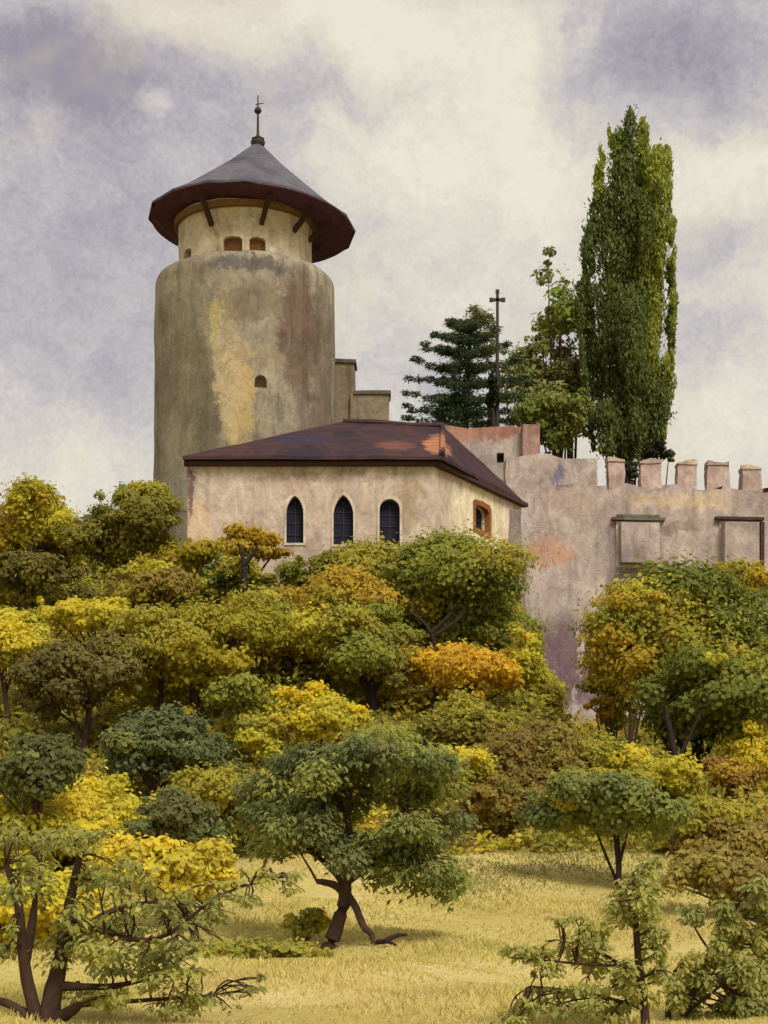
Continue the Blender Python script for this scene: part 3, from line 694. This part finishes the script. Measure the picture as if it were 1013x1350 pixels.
def custom(name, label, cat, D, base_px, stems, clumps, cols, leaf=.2, style='flat', dens=1.0, bark=BARK, group=None, gz=None):
    """a tree given by its own stems [(px, py, dD, radius_px), ...] and clumps (px, py, rx, ry, dD, colour)"""
    rng = np.random.default_rng(hash_(label)); s = D/F
    b = P(base_px[0], base_px[1], D); b.z = float(ground(b.x, D)) if gz is None else gz
    root = empty(name, b, label, cat, group); P_ = pal(cols); parts = []
    for (px, py, rx, ry, dd, ci) in clumps:
        c = np.array(P(px, py, D+dd)); r = np.array([rx*s, .5*(rx+ry)*s, ry*s])
        a = 4*math.pi*((r[0]*r[2])**1.0); n = int(dens*a*1.5/(leaf*leaf*.42))
        parts.append(clump_leaves(rng, c, r, max(10, n), leaf, P_[ci % len(P_)], style))
    crown('crown', parts, root)
    bm = bmesh.new(); allp = []
    for st in stems:
        pts = [P(x, y, D+dd) for x, y, dd, _ in st]; rad = [r*s for *_, r in st]
        p2, r2 = smoothline(pts, rad, 4); tube(bm, p2, r2, 9, .10); allp += list(zip(p2, r2))
    if style == 'flat':
        for (px, py, rx, ry, dd, ci) in clumps:
            c = P(px, py, D+dd); q_ = min((e for e in allp if e[0].z < c.z+.4), key=lambda e: (e[0]-c).length, default=allp[0])
            if (q_[0]-c).length < .05: continue
            m2 = q_[0].lerp(c, .5)+Vector((rng.uniform(-.1, .1), rng.uniform(-.1, .1), rng.uniform(.0, .18)))*(q_[0]-c).length
            p2, r2 = smoothline([q_[0], m2, c], [min(q_[1]*.6, 2.0*s), 1.3*s, .6*s], 4, .01); tube(bm, p2, r2, 5, .1)
            e_ = c+Vector((rng.uniform(-1, 1)*rx*s, rng.uniform(-.2, .2), rng.uniform(-.3, .8)*ry*s)); p2, r2 = smoothline([m2, m2.lerp(e_, .6)+Vector((0, 0, .03)), e_], [1.1*s, .8*s, .4*s], 3); tube(bm, p2, r2, 5, .1)
    link('trunk', bm_mesh('trunk', bm), bark, root, 60)
    return root

YEL = (192, 180, 70); LIME = (178, 172, 70); OLV = (152, 146, 66); DOLV = (126, 122, 62); GRN = (130, 134, 66); DGRN = (106, 114, 60)
GOLD = (202, 172, 66); OCHRE = (168, 146, 64); BRN = (138, 126, 72); BLG = (124, 130, 86); DBLG = (106, 116, 82); GRY = (128, 126, 86)

# behind the walls -----------------------------------------------------------
def poplar():
    D = 108.; cl = []; rng = np.random.default_rng(5)
    lobes = [(829, 198, 9, 44, 0), (845, 192, 8, 30, 2), (817, 212, 8, 34, 1), (866, 246, 15, 44, 2), (880, 226, 5, 28, 2), (789, 244, 6, 26, 2), (795, 292, 14, 40, 0), (829, 275, 18, 60, 0), (850, 300, 11, 40, 0),
             (872, 330, 12, 42, 2), (777, 342, 9, 38, 0), (810, 350, 21, 60, 0), (843, 365, 17, 55, 1), (886, 372, 6, 28, 1), (866, 410, 14, 50, 2), (774, 432, 13, 54, 0), (803, 440, 20, 64, 0), (833, 450, 18, 60, 0),
             (860, 475, 14, 48, 2), (885, 440, 6, 36, 1), (784, 512, 13, 60, 0), (813, 530, 20, 68, 0), (845, 545, 16, 56, 0), (868, 552, 13, 40, 0), (880, 502, 6, 30, 2), (842, 515, 10, 40, 3), (800, 575, 16, 40, 0), (850, 585, 16, 30, 0), (826, 230, 12, 40, 0), (852, 270, 12, 50, 3), (856, 330, 13, 50, 1), (850, 420, 14, 50, 3), (848, 240, 9, 36, 1), (838, 320, 14, 60, 0), (862, 530, 14, 50, 3), (824, 560, 18, 60, 0), (830, 590, 20, 30, 0), (826, 500, 14, 50, 0), (860, 370, 10, 40, 3)]
    for (x, y, rx, ry, ci) in lobes:
        dd = rng.uniform(-1.4, 1.4)*(.5 if rx < 10 else 1)
        for k_ in range(4):
            f = (k_+.5)/4; w = math.sin(math.pi*min(1, .25+f*.85))**.6
            cl.append((x+rng.uniform(-.35, .35)*rx, y-ry+2*ry*f, rx*w*rng.uniform(.95, 1.25), ry*.46, dd+rng.uniform(-.4, .4), ci))
        cl.append((x+rng.uniform(-.2, .2)*rx, y-ry*1.02, max(2.2, rx*.22), ry*.25, dd, ci))
    for y in range(190, 590, 22):
        l = np.interp(y, [150, 225, 290, 340, 420, 520, 600], [822, 786, 780, 770, 762, 770, 782]); r_ = np.interp(y, [150, 180, 225, 300, 420, 520, 600], [834, 848, 880, 886, 890, 886, 872])
        for x, c_ in ((l, (0, 2)[y < 270]), (r_, (2, 1)[y % 4 // 2])):
            yy = y+rng.uniform(-8, 8); dx = rng.uniform(-2, 5)*(1 if x == r_ else -1)
            cl.append((x+dx*.3-(2 if x == r_ else -4), yy, 4.2, 11, rng.uniform(-.6, .6), c_)); cl.append((x+dx-(0 if x == r_ else -3), yy-14, 2.2, 9, 0, c_))
    custom('poplar_tree', 'tall columnar dark green poplar towering behind the castle wall', 'tree', D, (822, 640),
           [[(822, 640, 0, 9), (824, 500, 0, 7), (827, 300, 0, 4), (829, 175, 0, 1)]], cl, [(96, 106, 68), (112, 122, 68), (138, 146, 74), (126, 134, 72)], .24, 'up', 1.35, BARKD)  # paler right-hand lobe colours paint the lit side of the crown
poplar()
rng = np.random.default_rng(8); cl = []
for y, w in ((430, 20), (446, 40), (464, 54), (484, 64), (505, 70), (526, 74), (545, 76), (558, 78)):
    for sgn in (-1, 1):
        for q_ in (.2, .45, .7, .92, 1.02):
            cl.append((614+sgn*w*q_+rng.uniform(-3, 3), y-12*q_**1.5*rng.uniform(.6, 1.3)+4, 12-5*q_, 5.5-1.5*q_, rng.uniform(-1.5, 1.5), int(rng.integers(2))))
        for q_ in (.3, .6, .85):
            cl.append((614+sgn*w*q_*.55+rng.uniform(-3, 3), y+rng.uniform(-3, 3), 11, 6, (-1)**int(q_*10)*w*.03*q_, int(rng.integers(2))))
cl += [(610, 500, 20, 40, 0, 0), (614, 450, 10, 28, 0, 0), (632, 420, 12, 12, .2, 2), (625, 408, 7, 6, .2, 2), (645, 425, 8, 12, .3, 2), (600, 540, 40, 16, .2, 0), (640, 455, 18, 18, .5, 2)]
custom('conifer_tree', 'dark blue-green spreading conifer behind the chapel roof', 'tree', 109., (612, 600),
       [[(612, 610, 0, 7), (614, 520, 0, 5), (622, 430, 0, 1.5)]], cl, [(68, 84, 68), (82, 98, 74), (112, 118, 82)], .21, 'needle', 2.1, BARKD)
tree('cypress_tree', 'narrow dark cypress at the foot of the cross', 'tree', 651, 522, 9, 36, [(38, 46, 38), (48, 56, 44)], 1.5, 106.4, .2, 1.2, nc=16, style='up', cl=.6, limbs=0)
tree('deciduous_tree', 'grey-green airy tree between the cross and the poplar', 'tree', 700, 500, 50, 85, [(118, 126, 84), (138, 142, 100), (114, 108, 84)], 1.5, 111., .26, .40, nc=38, cl=.32)
tree('deciduous_tree', 'low mid-green tree behind the red-topped stone building', 'tree', 735, 565, 48, 52, [(112, 124, 70), (126, 132, 78), (98, 108, 66)], 1.4, 107.5, .24, .7, cl=.36)
tree('deciduous_tree', 'bright green upper-branched tree leaning against the left of the poplar', 'tree', 738, 405, 34, 78, [(124, 138, 70), (140, 148, 84), (112, 120, 78)], 2.4, 110., .24, .42, nc=26, cl=.40)
tree('deciduous_tree', 'brownish thin-leaved tree close behind the poplar trunk', 'tree', 752, 485, 24, 62, [(112, 104, 78), (122, 116, 86), (118, 124, 84)], 2.0, 110.5, .24, .6, nc=26, cl=.5)
tree('shrub', 'dark evergreen shrub growing over the gap between two merlons', 'shrub', 866, 594, 20, 17, [(44, 48, 38), (60, 66, 44)], 1.3, 103.6, .2, 1., nc=12)
tree('shrub', 'dark green shrub peeping through the first gap beside the raised wall', 'shrub', 832, 620, 11, 22, [(44, 56, 40), (62, 72, 44)], 1.3, 103.2, .2, 1., nc=10)

# hillside trees, left to right and down ---------------------------------------
def T(name, label, cat, px, py, rx, ry, *a, **k): return tree(name, label, cat, px, py, rx*1.12, ry*1.0, *a, **k)
T('deciduous_tree', 'yellow-olive rounded tree at the left edge below the pale sky', 'tree', 48, 690, 66, 58, [LIME, OLV, OCHRE, (150, 140, 50)], 1.6, 92, dens=.9)
T('deciduous_tree', 'dark olive tree immediately left of the tower foot', 'tree', 165, 712, 66, 52, [DOLV, OLV, DOLV, (110, 106, 48)], 1.5, 90)
T('deciduous_tree', 'small lime-tipped tree touching the left side of the tower', 'tree', 196, 665, 34, 30, [LIME, OLV, GRN], 3.0, 96, .16)
T('deciduous_tree', 'golden-olive small tree with forked stem in front of the chapel wall', 'tree', 332, 714, 40, 32, [OCHRE, (150, 124, 40), (136, 116, 44)], 2.0, 84, .16, trunk_px=9)
T('deciduous_tree', 'green rounded tree under the middle lancet window', 'tree', 436, 764, 54, 44, [GRN, OLV, DOLV], 1.5, 83)
T('deciduous_tree', 'broad dark green tree below the chapel corner', 'tree', 586, 806, 106, 82, [DGRN, GRN, GRN, OLV, OLV], 1.5, 80)
T('bush', 'dark olive bush filling the skyline between the two leftmost trees', 'bush', 88, 738, 66, 40, [DOLV, OLV, GRN], 1.2, 95, .18)
T('bush', 'yellow-green bush below the left end of the chapel', 'bush', 240, 762, 66, 46, [LIME, OLV, (150, 138, 48)], 1.2, 82, .17)
T('bush', 'dark green bush under the golden-olive small tree', 'bush', 300, 772, 50, 34, [DGRN, DOLV, OLV], 1.2, 80.5, .17)
T('deciduous_tree', 'dark umber tree at the left edge under the yellow-olive one', 'tree', 55, 790, 80, 46, [DOLV, (104, 98, 56), OLV], 1.4, 78)
T('deciduous_tree', 'brown-olive leafy tree over thin dark stems', 'tree', 200, 800, 54, 46, [(132, 118, 64), DOLV, OLV], 1.8, 76, trunk_px=6)
T('deciduous_tree', 'wide ochre and orange-brown tree in the middle of the slope', 'tree', 390, 832, 98, 72, [OCHRE, OLV, LIME, (156, 138, 62), GRN], 1.4, 76)
T('bush', 'pale lime bush catching light at the left of the slope', 'bush', 120, 815, 72, 32, [YEL, LIME, (186, 176, 70)], 1.2, 74, .16)
T('deciduous_tree', 'large soft yellow-green tree on the left of the slope', 'tree', 250, 872, 100, 72, [LIME, (146, 140, 56), OLV, (152, 142, 52)], 1.3, 71)
T('deciduous_tree', 'dark brownish-green tree on the left edge of the slope', 'tree', 108, 890, 74, 62, [(104, 98, 64), DOLV, (116, 108, 68)], 1.4, 69)
T('bush', 'pale yellow-green bush at the far left edge mid slope', 'bush', 12, 850, 48, 48, [LIME, YEL, OLV], 1.2, 71, .16)
T('deciduous_tree', 'olive tree with dark bare stems left of the golden bush', 'tree', 492, 862, 58, 58, [DOLV, GRN, OLV], 1.4, 73, bark=BARKD, trunk_px=11)
T('bush', 'bright golden-yellow bush in the centre of the slope', 'bush', 612, 884, 68, 50, [(190, 160, 62), (194, 166, 58), (176, 148, 56)], 1.1, 72.5, .16, dens=.7)
T('bush', 'domed olive bush in front of the golden-yellow bush', 'bush', 608, 950, 54, 64, [OLV, (112, 104, 52), DOLV], 1.15, 69, .16)
T('deciduous_tree', 'tall olive-yellow tree at the left foot of the curtain wall', 'tree', 692, 905, 30, 84, [(132, 124, 50), LIME, OLV, GOLD], 1.2, 76)
T('bush', 'olive bush creeping over the left of the purple-stained wall foot', 'bush', 703, 965, 36, 62, [OLV, LIME, (150, 138, 64)], 1.1, 77, .16)
T('bush', 'yellow-flecked bush hugging the right of the purple-stained wall foot', 'bush', 806, 925, 28, 74, [OLV, LIME, GRN, (176, 150, 62)], 1.1, 78, .16)
T('bush', 'bright lemon-yellow bush above the crooked orchard tree', 'bush', 418, 942, 58, 42, [YEL, LIME, (196, 180, 54)], 1.15, 67, .15)
T('bush', 'olive green bush right of the large soft yellow-green tree', 'bush', 345, 955, 56, 50, [OLV, GRN, LIME], 1.15, 67.5, .16)
T('bush', 'yellow flecked bush behind the right of the orchard tree', 'bush', 615, 1010, 34, 34, [YEL, OCHRE, LIME], 1.1, 64.5, .17)
T('bush', 'purple-brown bush below the foot of the curtain wall', 'bush', 700, 1015, 66, 62, [BRN, (126, 110, 66), (146, 136, 72)], 1.1, 66, .16)
T('bush', 'low dark brown bush beside the right of the orchard tree crown', 'bush', 655, 1070, 48, 40, [(130, 118, 66), BRN, (140, 120, 66)], 1.1, 61, .15)
T('deciduous_tree', 'very large green and gold tree in front of the curtain wall windows', 'tree', 918, 884, 122, 140, [GRN, OLV, OLV, LIME, (168, 150, 60), DGRN], 1.3, 72, dens=1.0, nc=70, cl=.33, trunk_px=18, bark=BARKD, front=[[(902, 1060, 6), (896, 1020, 5), (886, 975, 4), (876, 930, 2)], [(893, 1005, 3), (915, 960, 2), (925, 935, 1)]])
T('bush', 'golden-tipped bush on the upper left flank of the very large tree', 'bush', 832, 850, 30, 60, [OCHRE, OLV, (166, 140, 46)], 3.2, 84, .16)
T('deciduous_tree', 'gold-crowned tree under the blue-grey shuttered window', 'tree', 955, 785, 54, 44, [(166, 144, 44), OCHRE, OLV], 4.2, 86, .17)
T('bush', 'lime-yellow bush at the right edge of the slope', 'bush', 1002, 1000, 44, 74, [YEL, LIME, (186, 172, 60)], 1.15, 70, .16)
T('bush', 'russet-brown bush beside the lime-yellow one', 'bush', 962, 1040, 34, 46, [(144, 114, 66), (134, 110, 66), OCHRE], 1.15, 68, .15)
T('bush', 'yellow-green bush below the very large tree', 'bush', 765, 1025, 68, 52, [LIME, OLV, YEL, GRN], 1.2, 67, .15)
T('deciduous_tree', 'spreading blue-green tree with thin forked trunk above the shaded meadow band', 'tree', 806, 1058, 100, 56, [BLG, DBLG, OLV, (122, 130, 78)], 1.55, 54, .15, lean=.2, trunk_px=8, limbs=3, bark=BARKD)
T('bush', 'muted brown bush on the right edge above the meadow', 'bush', 955, 1118, 78, 62, [(150, 138, 80), (138, 124, 78), OLV], 1.1, 59, .15)
T('bush', 'loose olive-brown bush at the right edge above the forked sapling', 'bush', 968, 1170, 72, 46, [(150, 140, 82), OLV, (140, 128, 80)], 1.1, 49, .15)
T('bush', 'soft mid-green bush between the blue-green tree and the very large tree', 'bush', 860, 1040, 60, 44, [GRN, OLV, LIME], 1.15, 64, .15)
T('bush', 'deep teal-green bush in the left middle of the slope', 'bush', 212, 985, 66, 54, [DBLG, BLG, (98, 106, 80)], 1.15, 64, .16)
T('bush', 'large bright yellow bush behind the left foreground tree', 'bush', 125, 1100, 150, 92, [YEL, (202, 186, 66), LIME, (190, 174, 68)], 1.1, 57, .15)
T('bush', 'bright yellow-green bush low behind the left stems of the foreground tree', 'bush', 40, 1185, 90, 78, [YEL, (200, 188, 74), LIME], 1.05, 42, .17)
T('bush', 'sunlit yellow bush right behind the foreground tree above the meadow', 'bush', 215, 1160, 80, 52, [YEL, (200, 186, 76), (182, 172, 76)], 1.1, 47, .17)
T('bush', 'grey-green bush left of the orchard tree crown', 'bush', 290, 1070, 62, 64, [(104, 106, 62), OLV, (130, 118, 76)], 1.1, 58, .15)
T('deciduous_tree', 'slate-green tree with thin trunk at the left edge above the yellow bush', 'tree', 50, 1020, 66, 62, [DBLG, BLG, (92, 96, 66)], 1.8, 54, .16, dens=.7, cl=.34)
T('bush', 'dark grey-green bush in front of the large bright yellow bush', 'bush', 236, 1085, 62, 44, [DBLG, (104, 104, 74), (114, 114, 76)], 2.6, 53, .15, dens=.8)

# bare dark stems standing out in front of the foliage
def stems(label, D, lines, r_=3.0):
    s = D/F; b = P(lines[0][0][0], 0, D); b.z = float(ground(b.x, D))
    bm = bmesh.new()
    for ln in lines:
        pts = [P(x, y, D) for x, y in ln]
        p2, r2 = smoothline(pts, [r_*s*(1-.6*i/(len(pts)-1)) for i in range(len(pts))], 4, .02); tube(bm, p2, r2, 7, .1)
    fy = HY-b.z/D*F
    p2, r2 = smoothline([Vector((b.x, D, b.z-.2)), P(*lines[0][0], D)], [r_*s*1.2, r_*s], 4, .02); tube(bm, p2, r2, 7, .1)
    o = link('bare_stems', bm_mesh('bare_stems', bm), BARKD, None, 60); tag(o, label, 'bare shrub')
stems('dark bare forked stems in front of the brown-olive leafy tree', 70.5, [[(212, 856), (214, 830), (211, 806)], [(214, 840), (226, 822), (236, 808)], [(213, 852), (222, 850), (228, 842)]])
stems('dark bare twigs fanning out left of the wide ochre tree', 70.0, [[(298, 862), (300, 842), (305, 822)], [(299, 855), (314, 838), (334, 828)], [(299, 858), (310, 846), (318, 830)]], 2.4)
stems('dark slanting bare branch before the broad dark green tree', 72.5, [[(574, 850), (562, 824), (540, 806)], [(568, 835), (592, 812), (596, 798)], [(570, 840), (606, 815), (612, 800)]], 3.2)
stems('stubby dark forked stem under the golden-olive small tree', 79.0, [[(322, 752), (320, 735), (314, 716)], [(321, 745), (332, 732), (340, 720)]], 4.2)
stems('short dark stem under the yellow-olive tree at the left edge', 84.0, [[(42, 760), (40, 740), (38, 715)], [(41, 745), (50, 738), (62, 742)]], 3.2)

# crooked orchard tree ---------------------------------------------------------
D = 42.5; rng = np.random.default_rng(3); cl = []
for i in range(46):
    a = rng.uniform(0, 2*math.pi); q_ = math.sqrt(rng.uniform(0, 1))
    x = 478+150*q_*math.cos(a); y = 1070+88*q_*math.sin(a)
    if y > 1120 and x < 400: continue
    cl.append((x, y, rng.uniform(24, 40), rng.uniform(15, 26), rng.uniform(-1.5, 1.5), int(rng.integers(4))))
cl += [(560, 1150, 52, 34, 0, 1), (590, 1165, 34, 24, .4, 2), (545, 1110, 40, 30, -.4, 0), (500, 985, 55, 28, 0, 2), (440, 1005, 50, 26, 0, 3), (580, 1030, 44, 30, 0, 2), (395, 1090, 40, 22, 0, 3), (365, 1120, 34, 16, 0, 1)]
custom('orchard_tree', 'crooked old orchard tree with brown trunk and broad blue-green crown on the meadow', 'tree', D, (446, 1252),
       [[(430, 1264, 0, 13), (438, 1238, 0, 10.5), (453, 1195, 0, 9), (456, 1165, 0, 8.5), (464, 1130, 0, 6), (458, 1075, 0, 4)],
        [(455, 1178, 0, 6), (440, 1166, -.1, 5), (418, 1162, -.2, 3.5)], [(456, 1168, 0, 6), (442, 1150, .1, 5), (420, 1130, .3, 3)],
        [(460, 1160, 0, 6), (478, 1148, 0, 5), (500, 1125, .2, 3)], [(458, 1178, 0, 5.5), (470, 1198, -.2, 5), (480, 1222, -.4, 4.5), (490, 1232, -.4, 4), (493, 1248, -.5, 3)],
        [(464, 1135, 0, 5), (520, 1080, .3, 3), (560, 1040, .5, 2)], [(440, 1256, 0, 10), (425, 1264, -.5, 4), (416, 1270, -.7, 2)], [(444, 1256, 0, 9), (458, 1264, -.5, 4), (470, 1268, -.7, 2)]],
       cl, [(94, 104, 72), (122, 130, 82), (136, 142, 84), (112, 116, 84)], .14, 'flat', .9)
# fallen branch
b0 = P(505, 1240, 41.6); gz = float(ground(b0.x, 41.6)); bm = bmesh.new()
def gp(px, py, lift=.05):
    # point on the meadow under a picture position near D 40-44
    for d in np.arange(36, 50, .05):
        p = P(px, py, d)
        if p.z <= float(ground(p.x, d)): return Vector((p.x, d, float(ground(p.x, d))+lift))
    p = P(px, py, 42); p.z = float(ground(p.x, 42))+lift; return p
q0, q1, q2 = gp(498, 1240), gp(522, 1250), P(538, 1231, 42)
base = gp(510, 1245, 0)
for a_, b_ in (((b0.x-.12, 41.6, gz+.10), (b0.x+.26, 41.2, gz+.05)), ((b0.x+.0, 41.55, gz+.10), (b0.x+.50, 41.9, gz+.26))):
    a_, b_ = Vector(a_), Vector(b_); p2, r2 = smoothline([a_, a_.lerp(b_, .5)+Vector((0, 0, .05)), b_], [.055, .05, .025], 4); tube(bm, p2, r2, 8, .12)
fb = link('fallen_branch', bm_mesh('fallen_branch', bm), BARKD, None, 60); tag(fb, 'forked dead branch lying on the meadow right of the orchard tree', 'branch')
T('bush', 'little green bush on the grass left of the orchard tree trunk', 'bush', 405, 1222, 28, 20, [(140, 142, 74), OLV, LIME], 1.05, 43.5, .13, trunk_px=4)
T('bush', 'low spreading grey-green bush on the meadow left of the orchard tree roots', 'bush', 330, 1258, 110, 17, [(146, 144, 76), OLV, (156, 150, 80)], 1.0, 41, .13, nc=30, cl=.85, trunk_px=4)

# left foreground tree -----------------------------------------------------------
rng = np.random.default_rng(12); cl = []
for (x, y, rx, ry) in [(70, 1125, 60, 30), (30, 1150, 40, 40), (150, 1180, 50, 28), (215, 1190, 40, 22), (130, 1250, 60, 42), (190, 1240, 60, 34), (250, 1200, 46, 20), (300, 1180, 32, 16),
                       (150, 1300, 60, 26), (230, 1290, 46, 18), (10, 1110, 30, 30), (120, 1110, 40, 16), (200, 1320, 70, 20), (280, 1325, 30, 12), (330, 1300, 18, 12), (265, 1250, 34, 14), (370, 1165, 24, 14), (130, 1210, 50, 24), (180, 1270, 50, 24), (240, 1235, 40, 18), (160, 1150, 44, 18), (325, 1160, 30, 12), (5, 1250, 16, 30)]:
    for k_ in range(7):
        cl.append((x+rng.uniform(-.9, .9)*rx, y+rng.uniform(-.9, .9)*ry, rx*rng.uniform(.3, .6), ry*rng.uniform(.3, .55), rng.uniform(-1, 1), int(rng.integers(3))))
custom('foreground_tree', 'loose grey-green tree with several dark stems in the bottom left foreground', 'tree', 27., (60, 1375),
       [[(58, 1385, 0, 20), (68, 1320, 0, 12.5), (82, 1250, 0, 9.5), (92, 1190, 0, 7), (105, 1130, 0, 4)], [(50, 1350, 0, 10), (32, 1270, -.1, 8), (24, 1190, -.2, 5.5), (8, 1140, -.3, 4)],
        [(64, 1345, 0, 10), (85, 1338, -.1, 9), (104, 1326, -.2, 5)], [(34, 1270, 0, 6), (42, 1220, .1, 6), (48, 1180, .2, 3)], [(45, 1345, 0, 8), (15, 1325, 0, 6), (-8, 1318, 0, 5)],
        [(76, 1300, 0, 7), (150, 1300, .2, 4), (215, 1285, .3, 2)], [(86, 1240, 0, 6), (150, 1200, .2, 4), (230, 1185, .4, 2)], [(100, 1325, 0, 4), (200, 1318, .2, 3), (280, 1312, .3, 1.2)], [(90, 1210, 0, 6), (200, 1240, -.3, 3), (290, 1180, -.2, 1.5), (360, 1160, 0, 1)]],
       cl, [(140, 142, 88), (152, 152, 88), (126, 130, 86)], .105, 'flat', .42)
# right foreground saplings --------------------------------------------------------
def sap(label, D, base, stems, regions, cols, leaf=.11, dens=.62):
    rng = np.random.default_rng(hash_(label)); cl = []
    for (x, y, rx, ry) in regions:
        for k_ in range(6): cl.append((x+rng.uniform(-.8, .8)*rx, y+rng.uniform(-.8, .8)*ry, rx*rng.uniform(.3, .6), ry*rng.uniform(.3, .55), rng.uniform(-.7, .7), int(rng.integers(len(cols)))))
    custom('sapling', label, 'sapling', D, base, stems, cl, cols, leaf, 'flat', dens)
sap('slender grey-green sapling with drooping sprays in the bottom right foreground', 26., (850, 1380),
    [[(850, 1390, 0, 7), (850, 1330, 0, 6), (842, 1270, 0, 5), (838, 1200, 0, 3.5), (836, 1150, 0, 2)], [(846, 1290, 0, 3), (790, 1255, .2, 2), (740, 1240, .3, 1.2)], [(850, 1330, 0, 3), (780, 1310, .2, 2), (700, 1300, .3, 1)], [(842, 1275, 0, 3), (760, 1270, -.2, 2), (670, 1262, -.2, 1)]],
    [(820, 1230, 55, 30), (850, 1180, 36, 30), (790, 1260, 46, 26), (835, 1290, 40, 44), (760, 1310, 60, 14), (690, 1262, 36, 14), (725, 1280, 30, 10), (745, 1215, 20, 8), (870, 1225, 30, 40), (770, 1335, 60, 16), (700, 1330, 30, 10), (880, 1280, 26, 26), (800, 1190, 24, 16), (720, 1255, 30, 16), (860, 1150, 24, 16), (780, 1225, 24, 18), (690, 1345, 40, 10)], [(152, 152, 94), (138, 142, 90), (162, 160, 98)])
sap('forked leaning sapling with dense leaves at the right corner of the foreground', 28., (890, 1385),
    [[(886, 1390, 0, 6), (905, 1330, 0, 5), (930, 1270, .2, 4), (960, 1220, .4, 2.5), (975, 1170, .6, 1.5)], [(880, 1385, 0, 5), (882, 1320, 0, 4), (890, 1280, -.1, 2.5)], [(905, 1335, 0, 3), (930, 1315, -.2, 2.5), (950, 1300, -.3, 1.5)]],
    [(975, 1250, 50, 40), (940, 1230, 36, 36), (1000, 1200, 30, 26), (985, 1310, 40, 36), (930, 1280, 30, 24), (1010, 1260, 20, 40), (960, 1340, 40, 24), (990, 1170, 30, 12), (915, 1300, 30, 40), (955, 1270, 40, 40), (1000, 1330, 30, 24)], [(146, 148, 92), (132, 136, 88), (156, 154, 94)], dens=1.1)

# ---------------------------------------------------------------- ground cover and grass
rng = np.random.default_rng(77)
n = 80000; y = rng.uniform(59, 99, n); x = rng.uniform(-.23, .23, n)*y; z = ground(x, y)
keep = ~((x > 5.8) & (y > 98.5)) & ~((y > 88.5) & (x > -9.5) & (x < 6.5)); x, y, z = x[keep], y[keep], z[keep]; n = len(x)
PC = np.array(pal([OLV, DOLV, GRN, OCHRE, LIME, (120, 104, 52)]))
fld = np.sin(x*.55+1.2*np.sin(y*.35))+np.sin(y*.42+.8*np.sin(x*.7)); ci = np.clip(((fld+2)/4*6+rng.normal(0, .8, n)).astype(int), 0, 5)
jn = rng.normal(size=(n, 3)); L = rng.uniform(.14, .34, n)
pts = np.stack([x, y, z+1.3*np.clip(.5+.5*np.sin(x*1.1+2*np.sin(y*.6))*np.sin(y*.9), .12, 1)*rng.uniform(.0, 1, n)**1.2], -1)
cov = crown('undergrowth', [leafset(rng, pts, np.array([0, -.6, .8])+jn*.5, jn+np.array([0, 0, .6]), L, L*.55, np.clip(PC[ci]*rng.uniform(.7, 1.3, (n, 1)), .003, .8))], None)
tag(cov, 'low olive and ochre undergrowth covering the wooded hillside', 'undergrowth', kind='stuff')
n = 90000; y = 24+40*rng.uniform(0, 1, n)**.85; x = rng.uniform(-.215, .215, n)*y; z = ground(x, y)
h = rng.uniform(.04, .12, n)*(1+.6*np.sin(x*.8)*np.sin(y*.5))
straw = np.array(pal0([(234, 220, 132), (226, 212, 122), (214, 202, 110), (232, 212, 150), (204, 196, 102)])); ci = rng.integers(0, 5, n); c = straw[ci]
band = np.exp(-((y-56.5)/4.2)**4)*(x > 1.2)*.8+np.exp(-((y-48)/6)**2)*.12  # shadow band across the meadow, painted into the blade colours
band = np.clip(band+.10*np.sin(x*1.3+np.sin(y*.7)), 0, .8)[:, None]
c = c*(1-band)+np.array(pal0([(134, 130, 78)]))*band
pk = (np.sin(x*.5+2)*np.sin(y*.23+1) > .25)[:, None]; c = np.where(pk, c*.75+np.array(pal0([(226, 186, 140)]))*.25, c)
wq = rng.uniform(.010, .022, n)*(y/34); an = rng.uniform(0, math.pi, n); sx = np.cos(an)*wq; sy = np.sin(an)*wq
lx = rng.normal(0, .5, n)*h; ly = rng.normal(0, .5, n)*h
b = np.stack([x, y, z-.02], -1)
v = np.stack([b+np.stack([-sx, -sy, 0*x], -1), b+np.stack([sx, sy, 0*x], -1), b+np.stack([lx*.9+sx*.5, ly*.9+sy*.5, h*.9], -1), b+np.stack([lx, ly, h], -1)], 1).reshape(-1, 3)
fc = np.arange(n)[:, None]*4+np.array([[0, 1, 2, 3]])
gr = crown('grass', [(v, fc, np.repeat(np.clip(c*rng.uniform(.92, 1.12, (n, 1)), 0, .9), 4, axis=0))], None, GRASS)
tag(gr, 'short straw-yellow grass covering the foreground meadow', 'grass', kind='stuff')
